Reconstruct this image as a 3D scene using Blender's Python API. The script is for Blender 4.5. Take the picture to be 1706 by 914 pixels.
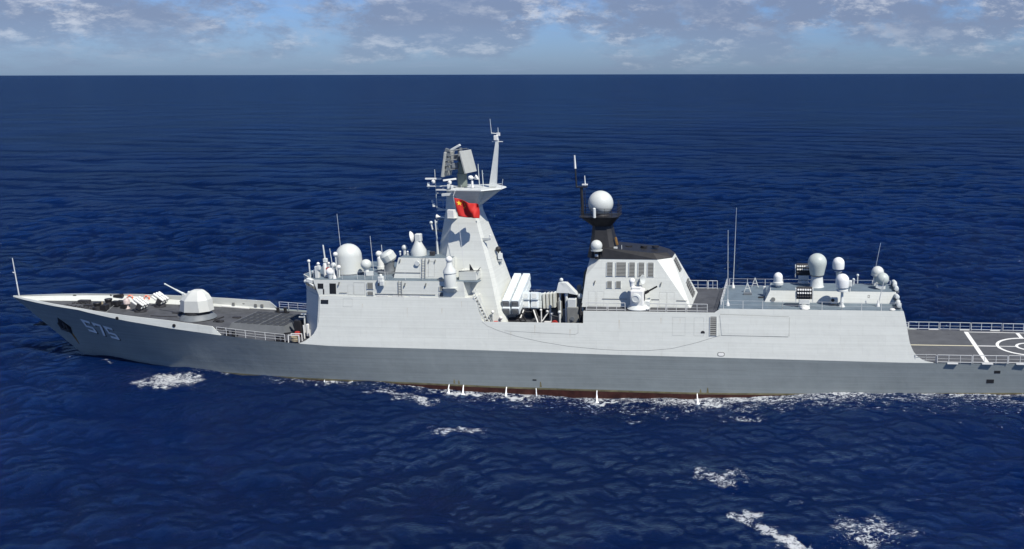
import bpy, math, random
import numpy as np
from mathutils import Vector, Matrix, Euler
random.seed(7)
RNG = np.random.RandomState(11)
rad = math.radians
for o in list(bpy.data.objects):
    bpy.data.objects.remove(o)
S = bpy.context.scene
COL = S.collection

# ------------------------------------------------------------------ camera
CAM = Vector((95.0, -122.0, 39.5))
cd = bpy.data.cameras.new("camera")
cam = bpy.data.objects.new("camera", cd); COL.objects.link(cam)
cam.location = CAM
cam.rotation_euler = (Matrix.Rotation(rad(4.0), 3, 'Z') @ Matrix.Rotation(rad(90 - 11.81), 3, 'X')
                      @ Matrix.Rotation(rad(-0.1), 3, 'Z')).to_euler()
cd.sensor_width = 36.0
cd.lens = 1600 / 1706 * 36.0
cd.shift_x = -347 / 1706            # the photograph is a crop of a wider frame
cd.clip_start = 1.0
cd.clip_end = 200000.0
S.camera = cam

# ------------------------------------------------------------------ sun, sky, exposure
SUN_DIR = Vector((1.95, -1.55, 3.1)).normalized()
sd = bpy.data.lights.new("sun", 'SUN'); sd.energy = 5.0; sd.angle = rad(0.53); sd.color = (1.0, 0.955, 0.86)
sun = bpy.data.objects.new("sun", sd); COL.objects.link(sun)
sun.location = (60, -60, 120)
sun.rotation_euler = SUN_DIR.to_track_quat('Z', 'Y').to_euler()
S.view_settings.view_transform = 'Standard'
S.view_settings.look = 'None'
S.view_settings.exposure = 0.30
S.view_settings.gamma = 1.0
S.view_settings.use_curve_mapping = False

world = bpy.data.worlds.new("World"); S.world = world; world.use_nodes = True


class NT:
    """small node-tree helper"""
    def __init__(self, tree):
        self.t = tree; tree.nodes.clear()
    def n(self, typ, **kw):
        x = self.t.nodes.new(typ)
        for k, v in kw.items():
            if k.startswith('i_'):
                key = k[2:]
                x.inputs[int(key) if key.isdigit() else key.replace('_', ' ')].default_value = v
            else:
                setattr(x, k, v)
        return x
    def l(self, a, b): self.t.links.new(a, b)
    def put(self, sock, v):
        if isinstance(v, bpy.types.NodeSocket): self.l(v, sock)
        elif v is not None: sock.default_value = v
    def math(self, op, a, b=None, c=None, clamp=False):
        x = self.n('ShaderNodeMath', operation=op); x.use_clamp = clamp
        for s, v in zip(x.inputs, (a, b, c)): self.put(s, v)
        return x.outputs[0]
    def mix(self, fac, a, b):
        x = self.n('ShaderNodeMix', data_type='RGBA')
        self.put(x.inputs[0], fac); self.put(x.inputs[6], a); self.put(x.inputs[7], b)
        return x.outputs[2]
    def ramp(self, v, a, b, c=0.0, d=1.0, smooth=True):
        x = self.n('ShaderNodeMapRange', interpolation_type='SMOOTHSTEP' if smooth else 'LINEAR')
        self.put(x.inputs[0], v)
        for i, q in enumerate((a, b, c, d)): self.put(x.inputs[i + 1], q)
        return x.outputs[0]
    def noise(self, vec, scale, detail=4, rough=0.55, dist=0.0):
        x = self.n('ShaderNodeTexNoise', noise_dimensions='3D')
        self.l(vec, x.inputs['Vector']); x.inputs['Scale'].default_value = scale
        x.inputs['Detail'].default_value = detail; x.inputs['Roughness'].default_value = rough
        x.inputs['Distortion'].default_value = dist
        return x.outputs[0]
    def mapping(self, vec, scale=(1, 1, 1), loc=(0, 0, 0), rot=(0, 0, 0)):
        x = self.n('ShaderNodeMapping'); self.l(vec, x.inputs[0])
        x.inputs[1].default_value = loc; x.inputs[2].default_value = rot; x.inputs[3].default_value = scale
        return x.outputs[0]


def build_world():
    w = NT(world.node_tree)
    out = w.n('ShaderNodeOutputWorld'); bg = w.n('ShaderNodeBackground')
    sky = w.n('ShaderNodeTexSky', sky_type='NISHITA')
    sky.sun_disc = False
    sky.sun_elevation = math.asin(SUN_DIR.z); sky.sun_rotation = math.atan2(SUN_DIR.x, SUN_DIR.y)
    sky.altitude = 0; sky.air_density = 1.0; sky.dust_density = 0.6; sky.ozone_density = 2.5
    tc = w.n('ShaderNodeTexCoord')
    sep = w.n('ShaderNodeSeparateXYZ'); w.l(tc.outputs['Generated'], sep.inputs[0])
    x, y, z = sep.outputs
    hl = w.math('SQRT', w.math('ADD', w.math('MULTIPLY', x, x), w.math('MULTIPLY', y, y)))
    el = w.math('DIVIDE', z, w.math('MAXIMUM', hl, 0.05))
    comb = w.n('ShaderNodeCombineXYZ')
    w.l(w.math('DIVIDE', x, hl), comb.inputs[0]); w.l(w.math('DIVIDE', y, hl), comb.inputs[1])
    w.l(w.math('MULTIPLY', w.math('POWER', w.math('MAXIMUM', el, 0.0), 0.75), 1.3), comb.inputs[2])
    v = comb.outputs[0]
    # cool, slightly muted clear sky
    base = w.mix(1.0, sky.outputs[0], (1, 1, 1, 1))
    tint = w.n('ShaderNodeMix', data_type='RGBA', blend_type='MULTIPLY'); tint.inputs[0].default_value = 1.0
    w.l(sky.outputs[0], tint.inputs[6]); w.l(w.mix(w.ramp(el, 0.05, 1.2), SKY_LOW, SKY_TINT), tint.inputs[7])
    base = tint.outputs[2]
    # cloud cover: thin near the horizon, broken layer above, gone overhead
    cover = w.noise(v, 10.0, 10, 0.64, 0.1)
    thr = w.ramp(el, 0.004, 0.040, 0.53, 0.375, False)
    high = w.ramp(el, 0.085, 0.22, 0.0, 0.30, False)
    d = w.math('SUBTRACT', cover, w.math('ADD', thr, high))
    mask = w.ramp(d, -0.03, 0.14)
    # sunlit tops against grey bases
    body = w.noise(w.mapping(v, (1, 1, 1.2), (0.013, 0.02, -0.012)), 30.0, 10, 0.68, 0.1)
    lit = w.ramp(body, 0.46, 0.66)
    lit = w.math('MULTIPLY', lit, w.ramp(w.noise(v, 7.0, 4, 0.55), 0.38, 0.60, 0.16, 1.0))
    cc = w.mix(lit, CLOUD_DARK, CLOUD_LIT)
    haze = w.ramp(el, 0.0, 0.05, 0.80, 0.12, False)
    cc = w.mix(haze, cc, base)
    thin = w.math('MULTIPLY', w.ramp(w.noise(w.mapping(v, (1, 1, 3.0)), 16.0, 6, 0.6), 0.5, 0.75), 0.35)
    c1 = w.mix(thin, base, CLOUD_THIN)
    fin = w.mix(w.math('MULTIPLY', mask, 0.92), c1, cc)
    w.l(fin, bg.inputs[0]); bg.inputs[1].default_value = 0.07
    w.l(bg.outputs[0], out.inputs[0])


SKY_LOW = (0.54, 0.77, 1.36, 1)
SKY_TINT = (0.62, 0.80, 1.0, 1)
CLOUD_DARK = (2.5, 3.1, 4.6, 1)
CLOUD_LIT = (7.2, 7.5, 8.3, 1)
CLOUD_THIN = (3.6, 4.6, 6.4, 1)
build_world()


# ------------------------------------------------------------------ materials
def pmat(name, col, rough=0.5, metal=0.0, var=0.12, scale=1.2, seams=0.0, streak=0.0, spec=0.4, bump=0.0,
         streak_col=None, tri=False):
    m = bpy.data.materials.new(name); m.use_nodes = True
    t = NT(m.node_tree)
    out = t.n('ShaderNodeOutputMaterial'); p = t.n('ShaderNodeBsdfPrincipled'); t.l(p.outputs[0], out.inputs[0])
    tc = t.n('ShaderNodeTexCoord'); oc = tc.outputs['Object']
    c = (*col, 1)
    n1 = t.noise(oc, scale, 6, 0.6)
    k = t.ramp(n1, 0.3, 0.7, 1 - var, 1 + var, False)
    mul = t.n('ShaderNodeMix', data_type='RGBA', blend_type='MULTIPLY'); mul.inputs[0].default_value = 1
    mul.inputs[6].default_value = c
    cmb = t.n('ShaderNodeCombineColor')
    for i in range(3): t.l(k, cmb.inputs[i])
    t.l(cmb.outputs[0], mul.inputs[7])
    colr = mul.outputs[2]
    h = None
    if streak:
        sv = t.mapping(oc, (2.2, 2.2, 0.16))
        sm = t.math('MULTIPLY', t.ramp(t.noise(sv, 1.0, 5, 0.65), 0.52, 0.8), streak)
        colr = t.mix(sm, colr, (*(streak_col or (0.30, 0.27, 0.22)), 1))
        lv = t.mapping(oc, (0.05, 0.05, 5.0))
        lm = t.math('MULTIPLY', t.ramp(t.noise(lv, 1.0, 4, 0.7), 0.42, 0.66), streak * 1.6)
        colr = t.mix(lm, colr, (min(1, col[0] * 1.35), min(1, col[1] * 1.35), min(1, col[2] * 1.35), 1))
    if seams:
        sp = t.n('ShaderNodeSeparateXYZ'); t.l(oc, sp.inputs[0])
        cb = t.n('ShaderNodeCombineXYZ'); t.l(sp.outputs[0], cb.inputs[0]); t.l(sp.outputs[2], cb.inputs[1])
        br = t.n('ShaderNodeTexBrick'); t.l(cb.outputs[0], br.inputs['Vector'])
        br.inputs['Scale'].default_value = 1.0; br.inputs['Mortar Size'].default_value = 0.018
        br.inputs['Mortar Smooth'].default_value = 0.6
        br.inputs['Brick Width'].default_value = 5.5; br.inputs['Row Height'].default_value = 1.15
        br.inputs['Color1'].default_value = (1, 1, 1, 1); br.inputs['Color2'].default_value = (0.96, 0.96, 0.96, 1)
        br.inputs['Mortar'].default_value = (0.80, 0.80, 0.80, 1)
        mm = t.n('ShaderNodeMix', data_type='RGBA', blend_type='MULTIPLY'); mm.inputs[0].default_value = seams
        t.l(colr, mm.inputs[6]); t.l(br.outputs['Color'], mm.inputs[7]); colr = mm.outputs[2]
        # plating dimples between frames
        dv = t.noise(t.mapping(oc, (0.9, 0.9, 0.9)), 1.3, 2, 0.5)
        h = dv
    t.l(colr, p.inputs['Base Color'])
    p.inputs['Roughness'].default_value = rough; p.inputs['Metallic'].default_value = metal
    p.inputs['Specular IOR Level'].default_value = spec
    if bump or h is not None:
        b = t.n('ShaderNodeBump'); b.inputs['Strength'].default_value = bump or 0.16
        b.inputs['Distance'].default_value = 0.12
        t.l(h if h is not None else t.noise(oc, 4.0, 4), b.inputs['Height']); t.l(b.outputs[0], p.inputs['Normal'])
    return m


PAINT = pmat('light grey ship paint', (0.525, 0.54, 0.51), 0.48, var=0.03, scale=0.7, seams=0.85, streak=0.12)
TRIM = pmat('light grey fittings', (0.52, 0.54, 0.53), 0.5, var=0.06, scale=2)
HULLG = pmat('grey hull paint', (0.215, 0.24, 0.24), 0.42, var=0.09, scale=0.35, seams=0.55, streak=0.22, streak_col=(0.27, 0.28, 0.27))
BOOT = pmat('red brown antifouling', (0.075, 0.022, 0.015), 0.6, var=0.4, scale=1.5)
RUSTL = pmat('stained waterline', (0.16, 0.14, 0.075), 0.7, var=0.4, scale=0.8)
RUST = pmat('rust streak', (0.19, 0.105, 0.03), 0.8, var=0.4, scale=2)
DECK = pmat('dark grey deck paint', (0.055, 0.058, 0.066), 0.75, var=0.32, scale=0.8, streak=.25, streak_col=(.09, .09, .092))
FLIGHT = pmat('flight deck paint', (0.066, 0.069, 0.076), 0.8, var=0.25, scale=0.6, streak=.2, streak_col=(.04, .04, .042))
ROOF = pmat('blue grey deck paint', (0.115, 0.15, 0.18), 0.65, var=0.16, scale=0.7)
MIDG = pmat('mid grey paint', (0.13, 0.145, 0.16), 0.55, var=0.15, scale=1.5)
BLACK = pmat('black paint', (0.014, 0.014, 0.016), 0.55, var=0.3, scale=1.5)
DARK = pmat('dark steel', (0.03, 0.03, 0.034), 0.6, var=0.35, scale=3)
GLASS = pmat('dark window', (0.012, 0.013, 0.015), 0.12, var=0.1)
DOMEW = pmat('white radome', (0.66, 0.67, 0.66), 0.4, var=0.03)
DOMEG = pmat('pale grey radome', (0.50, 0.52, 0.50), 0.4, var=0.03)
DOMEC = pmat('greenish grey radome', (0.40, 0.44, 0.42), 0.45, var=0.04)
WHITE = pmat('white paint', (0.64, 0.64, 0.62), 0.5, var=0.06)
MISSW = pmat('pale blue white canister', (0.60, 0.65, 0.67), 0.45, var=0.05)
MISSG = pmat('grey canister end', (0.16, 0.17, 0.185), 0.55, var=0.1)
GRILLE = pmat('louvre grey', (0.17, 0.175, 0.17), 0.6, var=0.1)
RAILM = pmat('rail paint', (0.50, 0.51, 0.51), 0.5, var=0.05)
RED = pmat('red flag cloth', (0.42, 0.012, 0.009), 0.7, var=0.08)
YELLOW = pmat('yellow star cloth', (0.75, 0.52, 0.04), 0.7, var=0.05)
ORANGE = pmat('orange lifebuoy', (0.70, 0.15, 0.07), 0.6, var=0.1)
REDP = pmat('red fire paint', (0.35, 0.03, 0.025), 0.55, var=0.15)
CREAM = pmat('cream deck line', (0.56, 0.52, 0.38), 0.7, var=0.12, scale=4)
MARK = pmat('white deck line', (0.70, 0.70, 0.68), 0.7, var=0.08, scale=4)
TAN = pmat('tan rope', (0.26, 0.22, 0.15), 0.85, var=0.35, scale=6)
OLIVE = pmat('dark olive canvas', (0.03, 0.036, 0.032), 0.85, var=0.35, scale=3, bump=0.4)
NUMG = pmat('pale numeral paint', (0.68, 0.69, 0.71), 0.5, var=0.1)
RADG = pmat('radar grey', (0.36, 0.37, 0.35), 0.55, var=0.06)
GREENG = pmat('grey green column', (0.16, 0.19, 0.165), 0.55, var=0.1)


# ------------------------------------------------------------------ mesh builder
def rotm(rx=0, ry=0, rz=0):
    return Euler((rad(rx), rad(ry), rad(rz))).to_matrix()


class MB:
    def __init__(self): self.v = []; self.f = []; self.m = []
    def add(self, vs, fs, mi=0):
        o = len(self.v); self.v += [tuple(p) for p in vs]
        self.f += [tuple(i + o for i in q) for q in fs]; self.m += [mi] * len(fs)
        return self
    def loft(self, rings, mi=0, cap0=True, cap1=True, closed=True):
        n = len(rings[0]); vs = [p for r in rings for p in r]; fs = []
        for k in range(len(rings) - 1):
            for i in range(n if closed else n - 1):
                j = (i + 1) % n
                fs.append((k * n + i, k * n + j, (k + 1) * n + j, (k + 1) * n + i))
        if cap0: fs.append(tuple(range(n - 1, -1, -1)))
        if cap1: fs.append(tuple((len(rings) - 1) * n + i for i in range(n)))
        return self.add(vs, fs, mi)
    def box(self, c, s, rx=0, ry=0, rz=0, mi=0):
        M = rotm(rx, ry, rz); c = Vector(c); a, b, d = s[0] / 2, s[1] / 2, s[2] / 2
        q = [(-a, -b), (a, -b), (a, b), (-a, b)]
        return self.loft([[c + M @ Vector((x, y, -d)) for x, y in q], [c + M @ Vector((x, y, d)) for x, y in q]], mi)
    def cbox(self, c, s, ch=0.08, rx=0, ry=0, rz=0, mi=0):
        """box with chamfered vertical and top edges"""
        M = rotm(rx, ry, rz); c = Vector(c); a, b, d = s[0] / 2, s[1] / 2, s[2] / 2
        def ring(a, b, z, k):
            q = [(-a + k, -b), (a - k, -b), (a, -b + k), (a, b - k), (a - k, b), (-a + k, b), (-a, b - k), (-a, -b + k)]
            return [c + M @ Vector((x, y, z)) for x, y in q]
        return self.loft([ring(a, b, -d, ch), ring(a, b, d - ch, ch), ring(a - ch, b - ch, d, ch)], mi)
    def poly_prism(self, p0, z0, p1, z1, mi=0):
        return self.loft([[(x, y, z0) for x, y in p0], [(x, y, z1) for x, y in p1]], mi)
    def lathe(self, prof, c=(0, 0, 0), n=20, rx=0, ry=0, rz=0, mi=0, cap0=True, cap1=True):
        M = rotm(rx, ry, rz); c = Vector(c); rings = []
        for r, z in prof:
            rings.append([c + M @ Vector((max(r, 1e-3) * math.cos(2 * math.pi * i / n), max(r, 1e-3) * math.sin(2 * math.pi * i / n), z)) for i in range(n)])
        return self.loft(rings, mi, cap0, cap1)
    def sphere(self, c, r, n=20, a0=-90, a1=90, k=10, mi=0, sz=1.0):
        pr = [(r * math.cos(rad(a0 + (a1 - a0) * i / k)), sz * r * math.sin(rad(a0 + (a1 - a0) * i / k))) for i in range(k + 1)]
        return self.lathe(pr, c, n, mi=mi)
    def tube(self, pts, r0, r1=None, n=6, mi=0):
        pts = [Vector(p) for p in pts]; r1 = r0 if r1 is None else r1; rings = []
        up = Vector((0.137, 0.29, 0.95))
        for i, p in enumerate(pts):
            d = (pts[min(i + 1, len(pts) - 1)] - pts[max(i - 1, 0)]).normalized()
            u = d.cross(up)
            if u.length < 0.15: u = d.cross(Vector((1, 0, 0.1)))
            u.normalize(); w = d.cross(u)
            r = r0 + (r1 - r0) * i / max(1, len(pts) - 1)
            rings.append([p + u * (r * math.cos(2 * math.pi * k / n)) + w * (r * math.sin(2 * math.pi * k / n)) for k in range(n)])
        return self.loft(rings, mi)
    def sheet(self, quad, t=0.03, mi=0):
        """quad of 4 points thickened along its normal"""
        q = [Vector(p) for p in quad]; nn = (q[1] - q[0]).cross(q[3] - q[0]).normalized() * (t / 2)
        return self.loft([[p - nn for p in q], [p + nn for p in q]], mi)
    def torus(self, c, R, r, axis='y', n=20, k=8, mi=0):
        rings = []
        for i in range(n):
            a = 2 * math.pi * i / n; ring = []
            for j in range(k):
                b = 2 * math.pi * j / k; q = (R + r * math.cos(b))
                x, y, z = q * math.cos(a), r * math.sin(b), q * math.sin(a)
                if axis == 'z': y, z = z, y
                ring.append((c[0] + x, c[1] + y, c[2] + z))
            rings.append(ring)
        rings.append(rings[0])
        return self.loft(rings, mi, False, False)
    def build(self, name, mats, parent=None, angle=35, label=None, flat=False):
        me = bpy.data.meshes.new(name); me.from_pydata(self.v, [], self.f)
        mats = mats if isinstance(mats, (list, tuple)) else [mats]
        for m in mats: me.materials.append(m)
        me.polygons.foreach_set('material_index', self.m)
        import bmesh
        bm = bmesh.new(); bm.from_mesh(me)
        bmesh.ops.recalc_face_normals(bm, faces=bm.faces); bm.to_mesh(me); bm.free()
        if not flat:
            me.polygons.foreach_set('use_smooth', [True] * len(me.polygons))
            me.set_sharp_from_angle(angle=rad(angle))
        me.update()
        o = bpy.data.objects.new(name, me); COL.objects.link(o)
        if parent is not None: o.parent = parent
        if label: o['label'] = label
        return o


def tag(o, label, cat, group=None):
    o['label'] = label; o['category'] = cat
    if group: o['group'] = group
    return o


def copy_part(src, offset, parent=None, name=None):
    c = src.copy(); COL.objects.link(c); c.parent = parent if parent is not None else src.parent
    c.location = src.location + Vector(offset) if parent is None or parent is src.parent else src.location
    for ch in src.children:
        g = ch.copy(); COL.objects.link(g); g.parent = c
    return c


def ip(x, xs, ys): return float(np.interp(x, xs, ys))


# ------------------------------------------------------------------ frigate: lines
ship = bpy.data.objects.new('frigate', None); COL.objects.link(ship)
ship.empty_display_size = 5
tag(ship, 'long light grey naval frigate with darker grey hull, black funnel top and hull number 575', 'warship')

XB = [-11.3, -9, -6, -3, 0, 3, 6, 9, 12, 15, 18, 21, 27, 33, 40, 92, 109, 118, 131]
BB = [0.06, 1.1, 2.25, 3.25, 4.0, 4.8, 5.45, 5.95, 6.25, 6.55, 6.85, 7.15, 7.6, 7.88, 8.0, 8.0, 7.9, 7.75, 7.4]
XK = [-11.32, -5, 1.3, 6.1, 10, 15, 22, 28.8, 32.4, 37.2, 56.7, 72, 90.7, 109.5, 131]
ZK = [9.55, 9.24, 8.94, 8.32, 7.85, 7.27, 6.66, 6.14, 5.92, 5.67, 5.49, 5.23, 5.05, 4.85, 4.90]
XD = [-11.3, -5.9, 1, 6, 8.5, 13.5, 15.6, 22, 27, 33, 37]
ZD = [9.1, 8.65, 8.2, 7.65, 7.45, 7.08, 6.92, 6.48, 6.02, 5.72, 5.5]
XT = [-11.3, -9, -6, -3, 0, 3, 6, 9, 12, 15, 18, 21.3]
ZT = [9.72, 9.65, 9.55, 9.4, 9.22, 9.05, 8.85, 8.65, 8.45, 8.25, 8.0, 7.72]
bk = lambda x: ip(x, XB, BB)
zk = lambda x: ip(x, XK, ZK)
zd = lambda x: ip(x, XD, ZD)
SLOPE = 0.2
def sy(x, z): return bk(x) - SLOPE * (z - zk(x))          # half width of the sloping upper side

SB = [0, 4, 11, 18, 27, 36, 45, 54, 70, 100, 115, 131, 142.3]
B0 = [0.05, 1.0, 2.55, 3.75, 5.0, 6.05, 6.85, 7.4, 7.72, 7.72, 7.5, 7.1, 6.6]
XZB = [-3, 35, 52, 72, 91, 109, 124, 131]
ZZB = [0.9, 0.85, 0.80, 0.45, 0.25, 0.40, 0.75, 0.85]      # top of the red boot-topping


def smooth_tab(xs, ys, q, w=3.0):
    q = np.asarray(q, float); acc = 0
    for d in np.linspace(-w, w, 9): acc = acc + np.interp(q + d, xs, ys)
    return acc / 9


LEN = 142.3
ss = np.concatenate([np.linspace(0, 6, 13), np.linspace(6.8, 60, 68), np.linspace(61.5, LEN, 55)])


def hull_pt(s, t):
    """t<0 below the boot line, 0 boot line, 1 knuckle"""
    xs_k = -11.3
    zkn = zk(xs_k + s)
    zb = ip(s - 3, XZB, ZZB)
    tt = max(t, 0)
    z = zb + (zkn - zb) * tt if t >= 0 else zb + t * 3.6
    zs = 0.9 + (9.55 - 0.9) * tt if t >= 0 else 0.9 + t * 3.6
    stem = -11.3 + (9.55 - zs) * 1.12
    fade = max(0.0, 1 - s / 46.0); fade = fade * fade * (3 - 2 * fade)
    x = -11.3 + s + (stem + 11.3) * fade
    b1 = bk(-11.3 + s)
    b0 = ip(s, SB, B0)
    p = 1.0 + 1.1 * max(0.0, 1 - s / 45.0)
    b = b0 + (b1 - b0) * tt ** p
    if t < 0: b = b0 * (1 + 0.10 * t) - 0.25 * (-t)
    return x, max(b, 0.04), z


def hull_y(x, z):
    """half width of the lower hull at ship position x and height z (numeric)"""
    lo, hi = 0.0, LEN
    for _ in range(40):
        s = (lo + hi) / 2
        zb = ip(s - 3, XZB, ZZB); t = (z - zb) / (zk(-11.3 + s) - zb)
        if hull_pt(s, t)[0] < x: lo = s
        else: hi = s
    return hull_pt(s, t)[1]


def build_hull():
    ts = [-1, -0.5, -0.13, -0.03, 0.0, 0.03] + list(np.linspace(0.12, 1, 12))
    mb = MB()
    for sgn in (-1, 1):
        rings = []
        for s in ss:
            r = []
            for t in ts:
                x, b, z = hull_pt(s, t); r.append((x, sgn * b, z))
            rings.append(r)
        n = len(ts); vs = [p for r in rings for p in r]
        for mi, sel in ((0, range(5, n - 1)), (2, (3, 4)), (1, (0, 1, 2))):
            fs = [(k * n + j, (k + 1) * n + j, (k + 1) * n + j + 1, k * n + j + 1) for k in range(len(rings) - 1) for j in sel]
            mb.add(vs, fs, mi)
    # transom
    r = [hull_pt(LEN, t) for t in ts]
    mb.add([(x, -b, z) for x, b, z in r] + [(x, b, z) for x, b, z in r],
           [(j, j + 1, len(r) + j + 1, len(r) + j) for j in range(len(r) - 1)], 0)
    o = mb.build('hull', [HULLG, BOOT, RUSTL], ship, 25)
    import bmesh
    bm = bmesh.new(); bm.from_mesh(o.data)
    bmesh.ops.remove_doubles(bm, verts=bm.verts, dist=0.0005)
    bmesh.ops.delete(bm, geom=[v for v in bm.verts if not v.link_faces], context='VERTS')
    bmesh.ops.recalc_face_normals(bm, faces=bm.faces); bm.to_mesh(o.data); bm.free()
    return o


hull = build_hull()


def hull_patch(mb, poly, off=0.012, mi=0, sgn=-1, up=None):
    """flat-ish polygon given in (x,z) laid on the lower hull side"""
    vs = [(x, sgn * (hull_y(x, z) + off), z) for x, z in poly]
    vs2 = [(x, sgn * (hull_y(x, z) - 0.03), z) for x, z in poly]
    return mb.loft([vs2, vs], mi)


# hull number: block numerals with a dark drop shadow
def stroke_digit(d, x0, x1, z0, z1, skew):
    """list of quads in (x,z); skew shifts x with height"""
    w = 0.35; h = z1 - z0; zm = z0 + h * 0.52; c = 0.16
    q = []
    if d == '5':
        q = [[(x0, z1 - w), (x1, z1 - w), (x1, z1), (x0, z1)],
             [(x0, zm), (x0 + w, zm), (x0 + w, z1 - w), (x0, z1 - w)],
             [(x0, zm - w * .9), (x1 - c, zm - w * .9), (x1 - c, zm), (x0, zm)],
             [(x1 - w, z0 + c), (x1, z0 + c), (x1, zm - c), (x1 - w, zm - c)],
             [(x1 - w, zm - w * .9), (x1, zm - c), (x1 - c, zm), (x1 - w, zm - c)],
             [(x0, z0), (x1 - c, z0), (x1 - w, z0 + w * .9), (x0, z0 + w * .9)],
             [(x1 - c, z0), (x1, z0 + c), (x1 - w, z0 + w), (x1 - w, z0 + w * .8)]]
    if d == '7':
        q = [[(x0, z1 - w), (x1, z1 - w), (x1, z1), (x0, z1)],
             [(x0, z1 - w * 1.5), (x0 + w * .7, z1 - w * 1.5), (x0 + w * .7, z1 - w), (x0, z1 - w)],
             [(x0 + .45, z0), (x0 + .45 + w, z0), (x1, z1 - w), (x1 - w, z1 - w)]]
    return [[(x + (z - z1) * skew, z) for x, z in k] for k in q]


def build_number():
    zt = 7.4; xw = 1.36; gap = 0.40; x = 0.5
    for d in '575':
        drop = zt - 0.20 * (x - 0.55)
        mb = MB(); 
        for q in stroke_digit(d, x, x + xw, drop - 1.85, drop, -0.22):
            q = [(a, b - 0.20 * (a - x)) for a, b in q]
            hull_patch(mb, [(a + 0.15, b - 0.11) for a, b in q], 0.02, 1)
            hull_patch(mb, q, 0.035, 0)
        o = mb.build('hull_number', [NUMG, BLACK], hull)
        o['label'] = 'painted grey numeral %s with dark drop shadow' % d
        x += xw + gap


build_number()
mb = MB(); hull_patch(mb, [(-4.5, 6.05), (-3.9, 7.17), (-2.35, 5.78), (-2.75, 4.47)], 0.03)
mb.build('anchor_recess', BLACK, hull)
mb = MB(); hull_patch(mb, [(-4.5, 6.05), (-3.9, 7.17), (-2.35, 5.78), (-2.75, 4.47)], 0.03, sgn=1)
mb.build('anchor_recess', BLACK, hull)
mb = MB(); hull_patch(mb, [(-2.95, 4.55), (-2.6, 4.8), (-2.4, 4.0), (-2.25, 3.1), (-2.4, 3.1), (-2.65, 3.8)], 0.015)
mb.build('rust_stain', RUST, hull)
for sgn in (-1, 1):                                        # stockless anchors housed under the flare
    ax, az = -3.5, 6.0; ay = sgn * (hull_y(ax, az) + 0.05)
    mb = MB()
    mb.tube([(ax - 0.2, ay - sgn * 0.1, az + 0.6), (ax + 0.25, ay + sgn * 0.15, az - 0.5)], 0.11, 0.15)
    mb.box((ax + 0.3, ay + sgn * 0.2, az - 0.55), (1.1, 0.35, 0.3), ry=20)
    for k in (-1, 1): mb.tube([(ax + 0.3 + k * 0.5, ay + sgn * 0.2, az - 0.55 - k * 0.18), (ax + 0.1 + k * 0.55, ay + sgn * 0.5, az + 0.25 - k * 0.18)], 0.15, 0.05)
    mb.build('anchor', DARK, hull)
# starboard anchor let out on its davit ahead of the stem
mb = MB()
mb.box((-8.2, 1.5, 5.4), (1.2, 0.5, 0.42), ry=-6); mb.box((-9.0, 1.6, 5.35), (1.0, 1.0, 0.3), ry=-6)
mb.tube([(-10.2, 1.4, 5.15), (-8.9, 1.6, 5.45)], 0.09, 0.2); mb.tube([(-9.6, 1.9, 5.6), (-8.8, 1.6, 5.35)], 0.07, 0.15); mb.tube([(-7.9, 1.45, 5.4), (-5.6, 1.0, 5.6)], 0.2)
mb.build('anchor', DARK, hull)
for x, z, w, h in ((120.9, 3.75, 0.75, 0.36), (120.15, 2.5, 0.9, 0.5)):
    mb = MB(); hull_patch(mb, [(x - w / 2, z - h / 2), (x + w / 2, z - h / 2), (x + w / 2, z + h / 2), (x - w / 2, z + h / 2)], 0.02)
    mb.build('hull_port', BLACK, hull)
mb = MB(); hull_patch(mb, [(63.2, 1.55), (63.7, 1.55), (63.7, 1.72), (63.2, 1.72)], 0.02); mb.build('hull_port', BLACK, hull)
# stained patches above the boot line
for x in (53.0, 53.6, 64.2, 84.5, 85.4):
    mb = MB(); zb = ip(x, XZB, ZZB); h = random.uniform(0.5, 1.0)
    hull_patch(mb, [(x - .14, zb + 0.1), (x + .14, zb + 0.1), (x + .06, zb + h), (x - .05, zb + h)], 0.01)
    mb.build('rust_stain', RUSTL, hull)


# ------------------------------------------------------------------ bulwarks and side plating
def side_strip(name, xs_, ztop, mat, sgn, zbot=None, t=0.09, parent=ship):
    """vertical-ish plating from the knuckle (or zbot) to ztop(x), following the tumblehome"""
    mb = MB(); rings = []
    for x, zt in zip(xs_, ztop):
        z0 = zk(x) if zbot is None else zbot(x)
        zt = max(zt, z0 + 0.01)
        y0, y1 = sy(x, z0), sy(x, zt)
        rings.append([(x, sgn * y0, z0), (x, sgn * y1, zt), (x, sgn * (y1 - t), zt), (x, sgn * (y0 - t), z0)])
    mb.loft(rings)
    return mb.build(name, mat, parent, 25)


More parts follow.
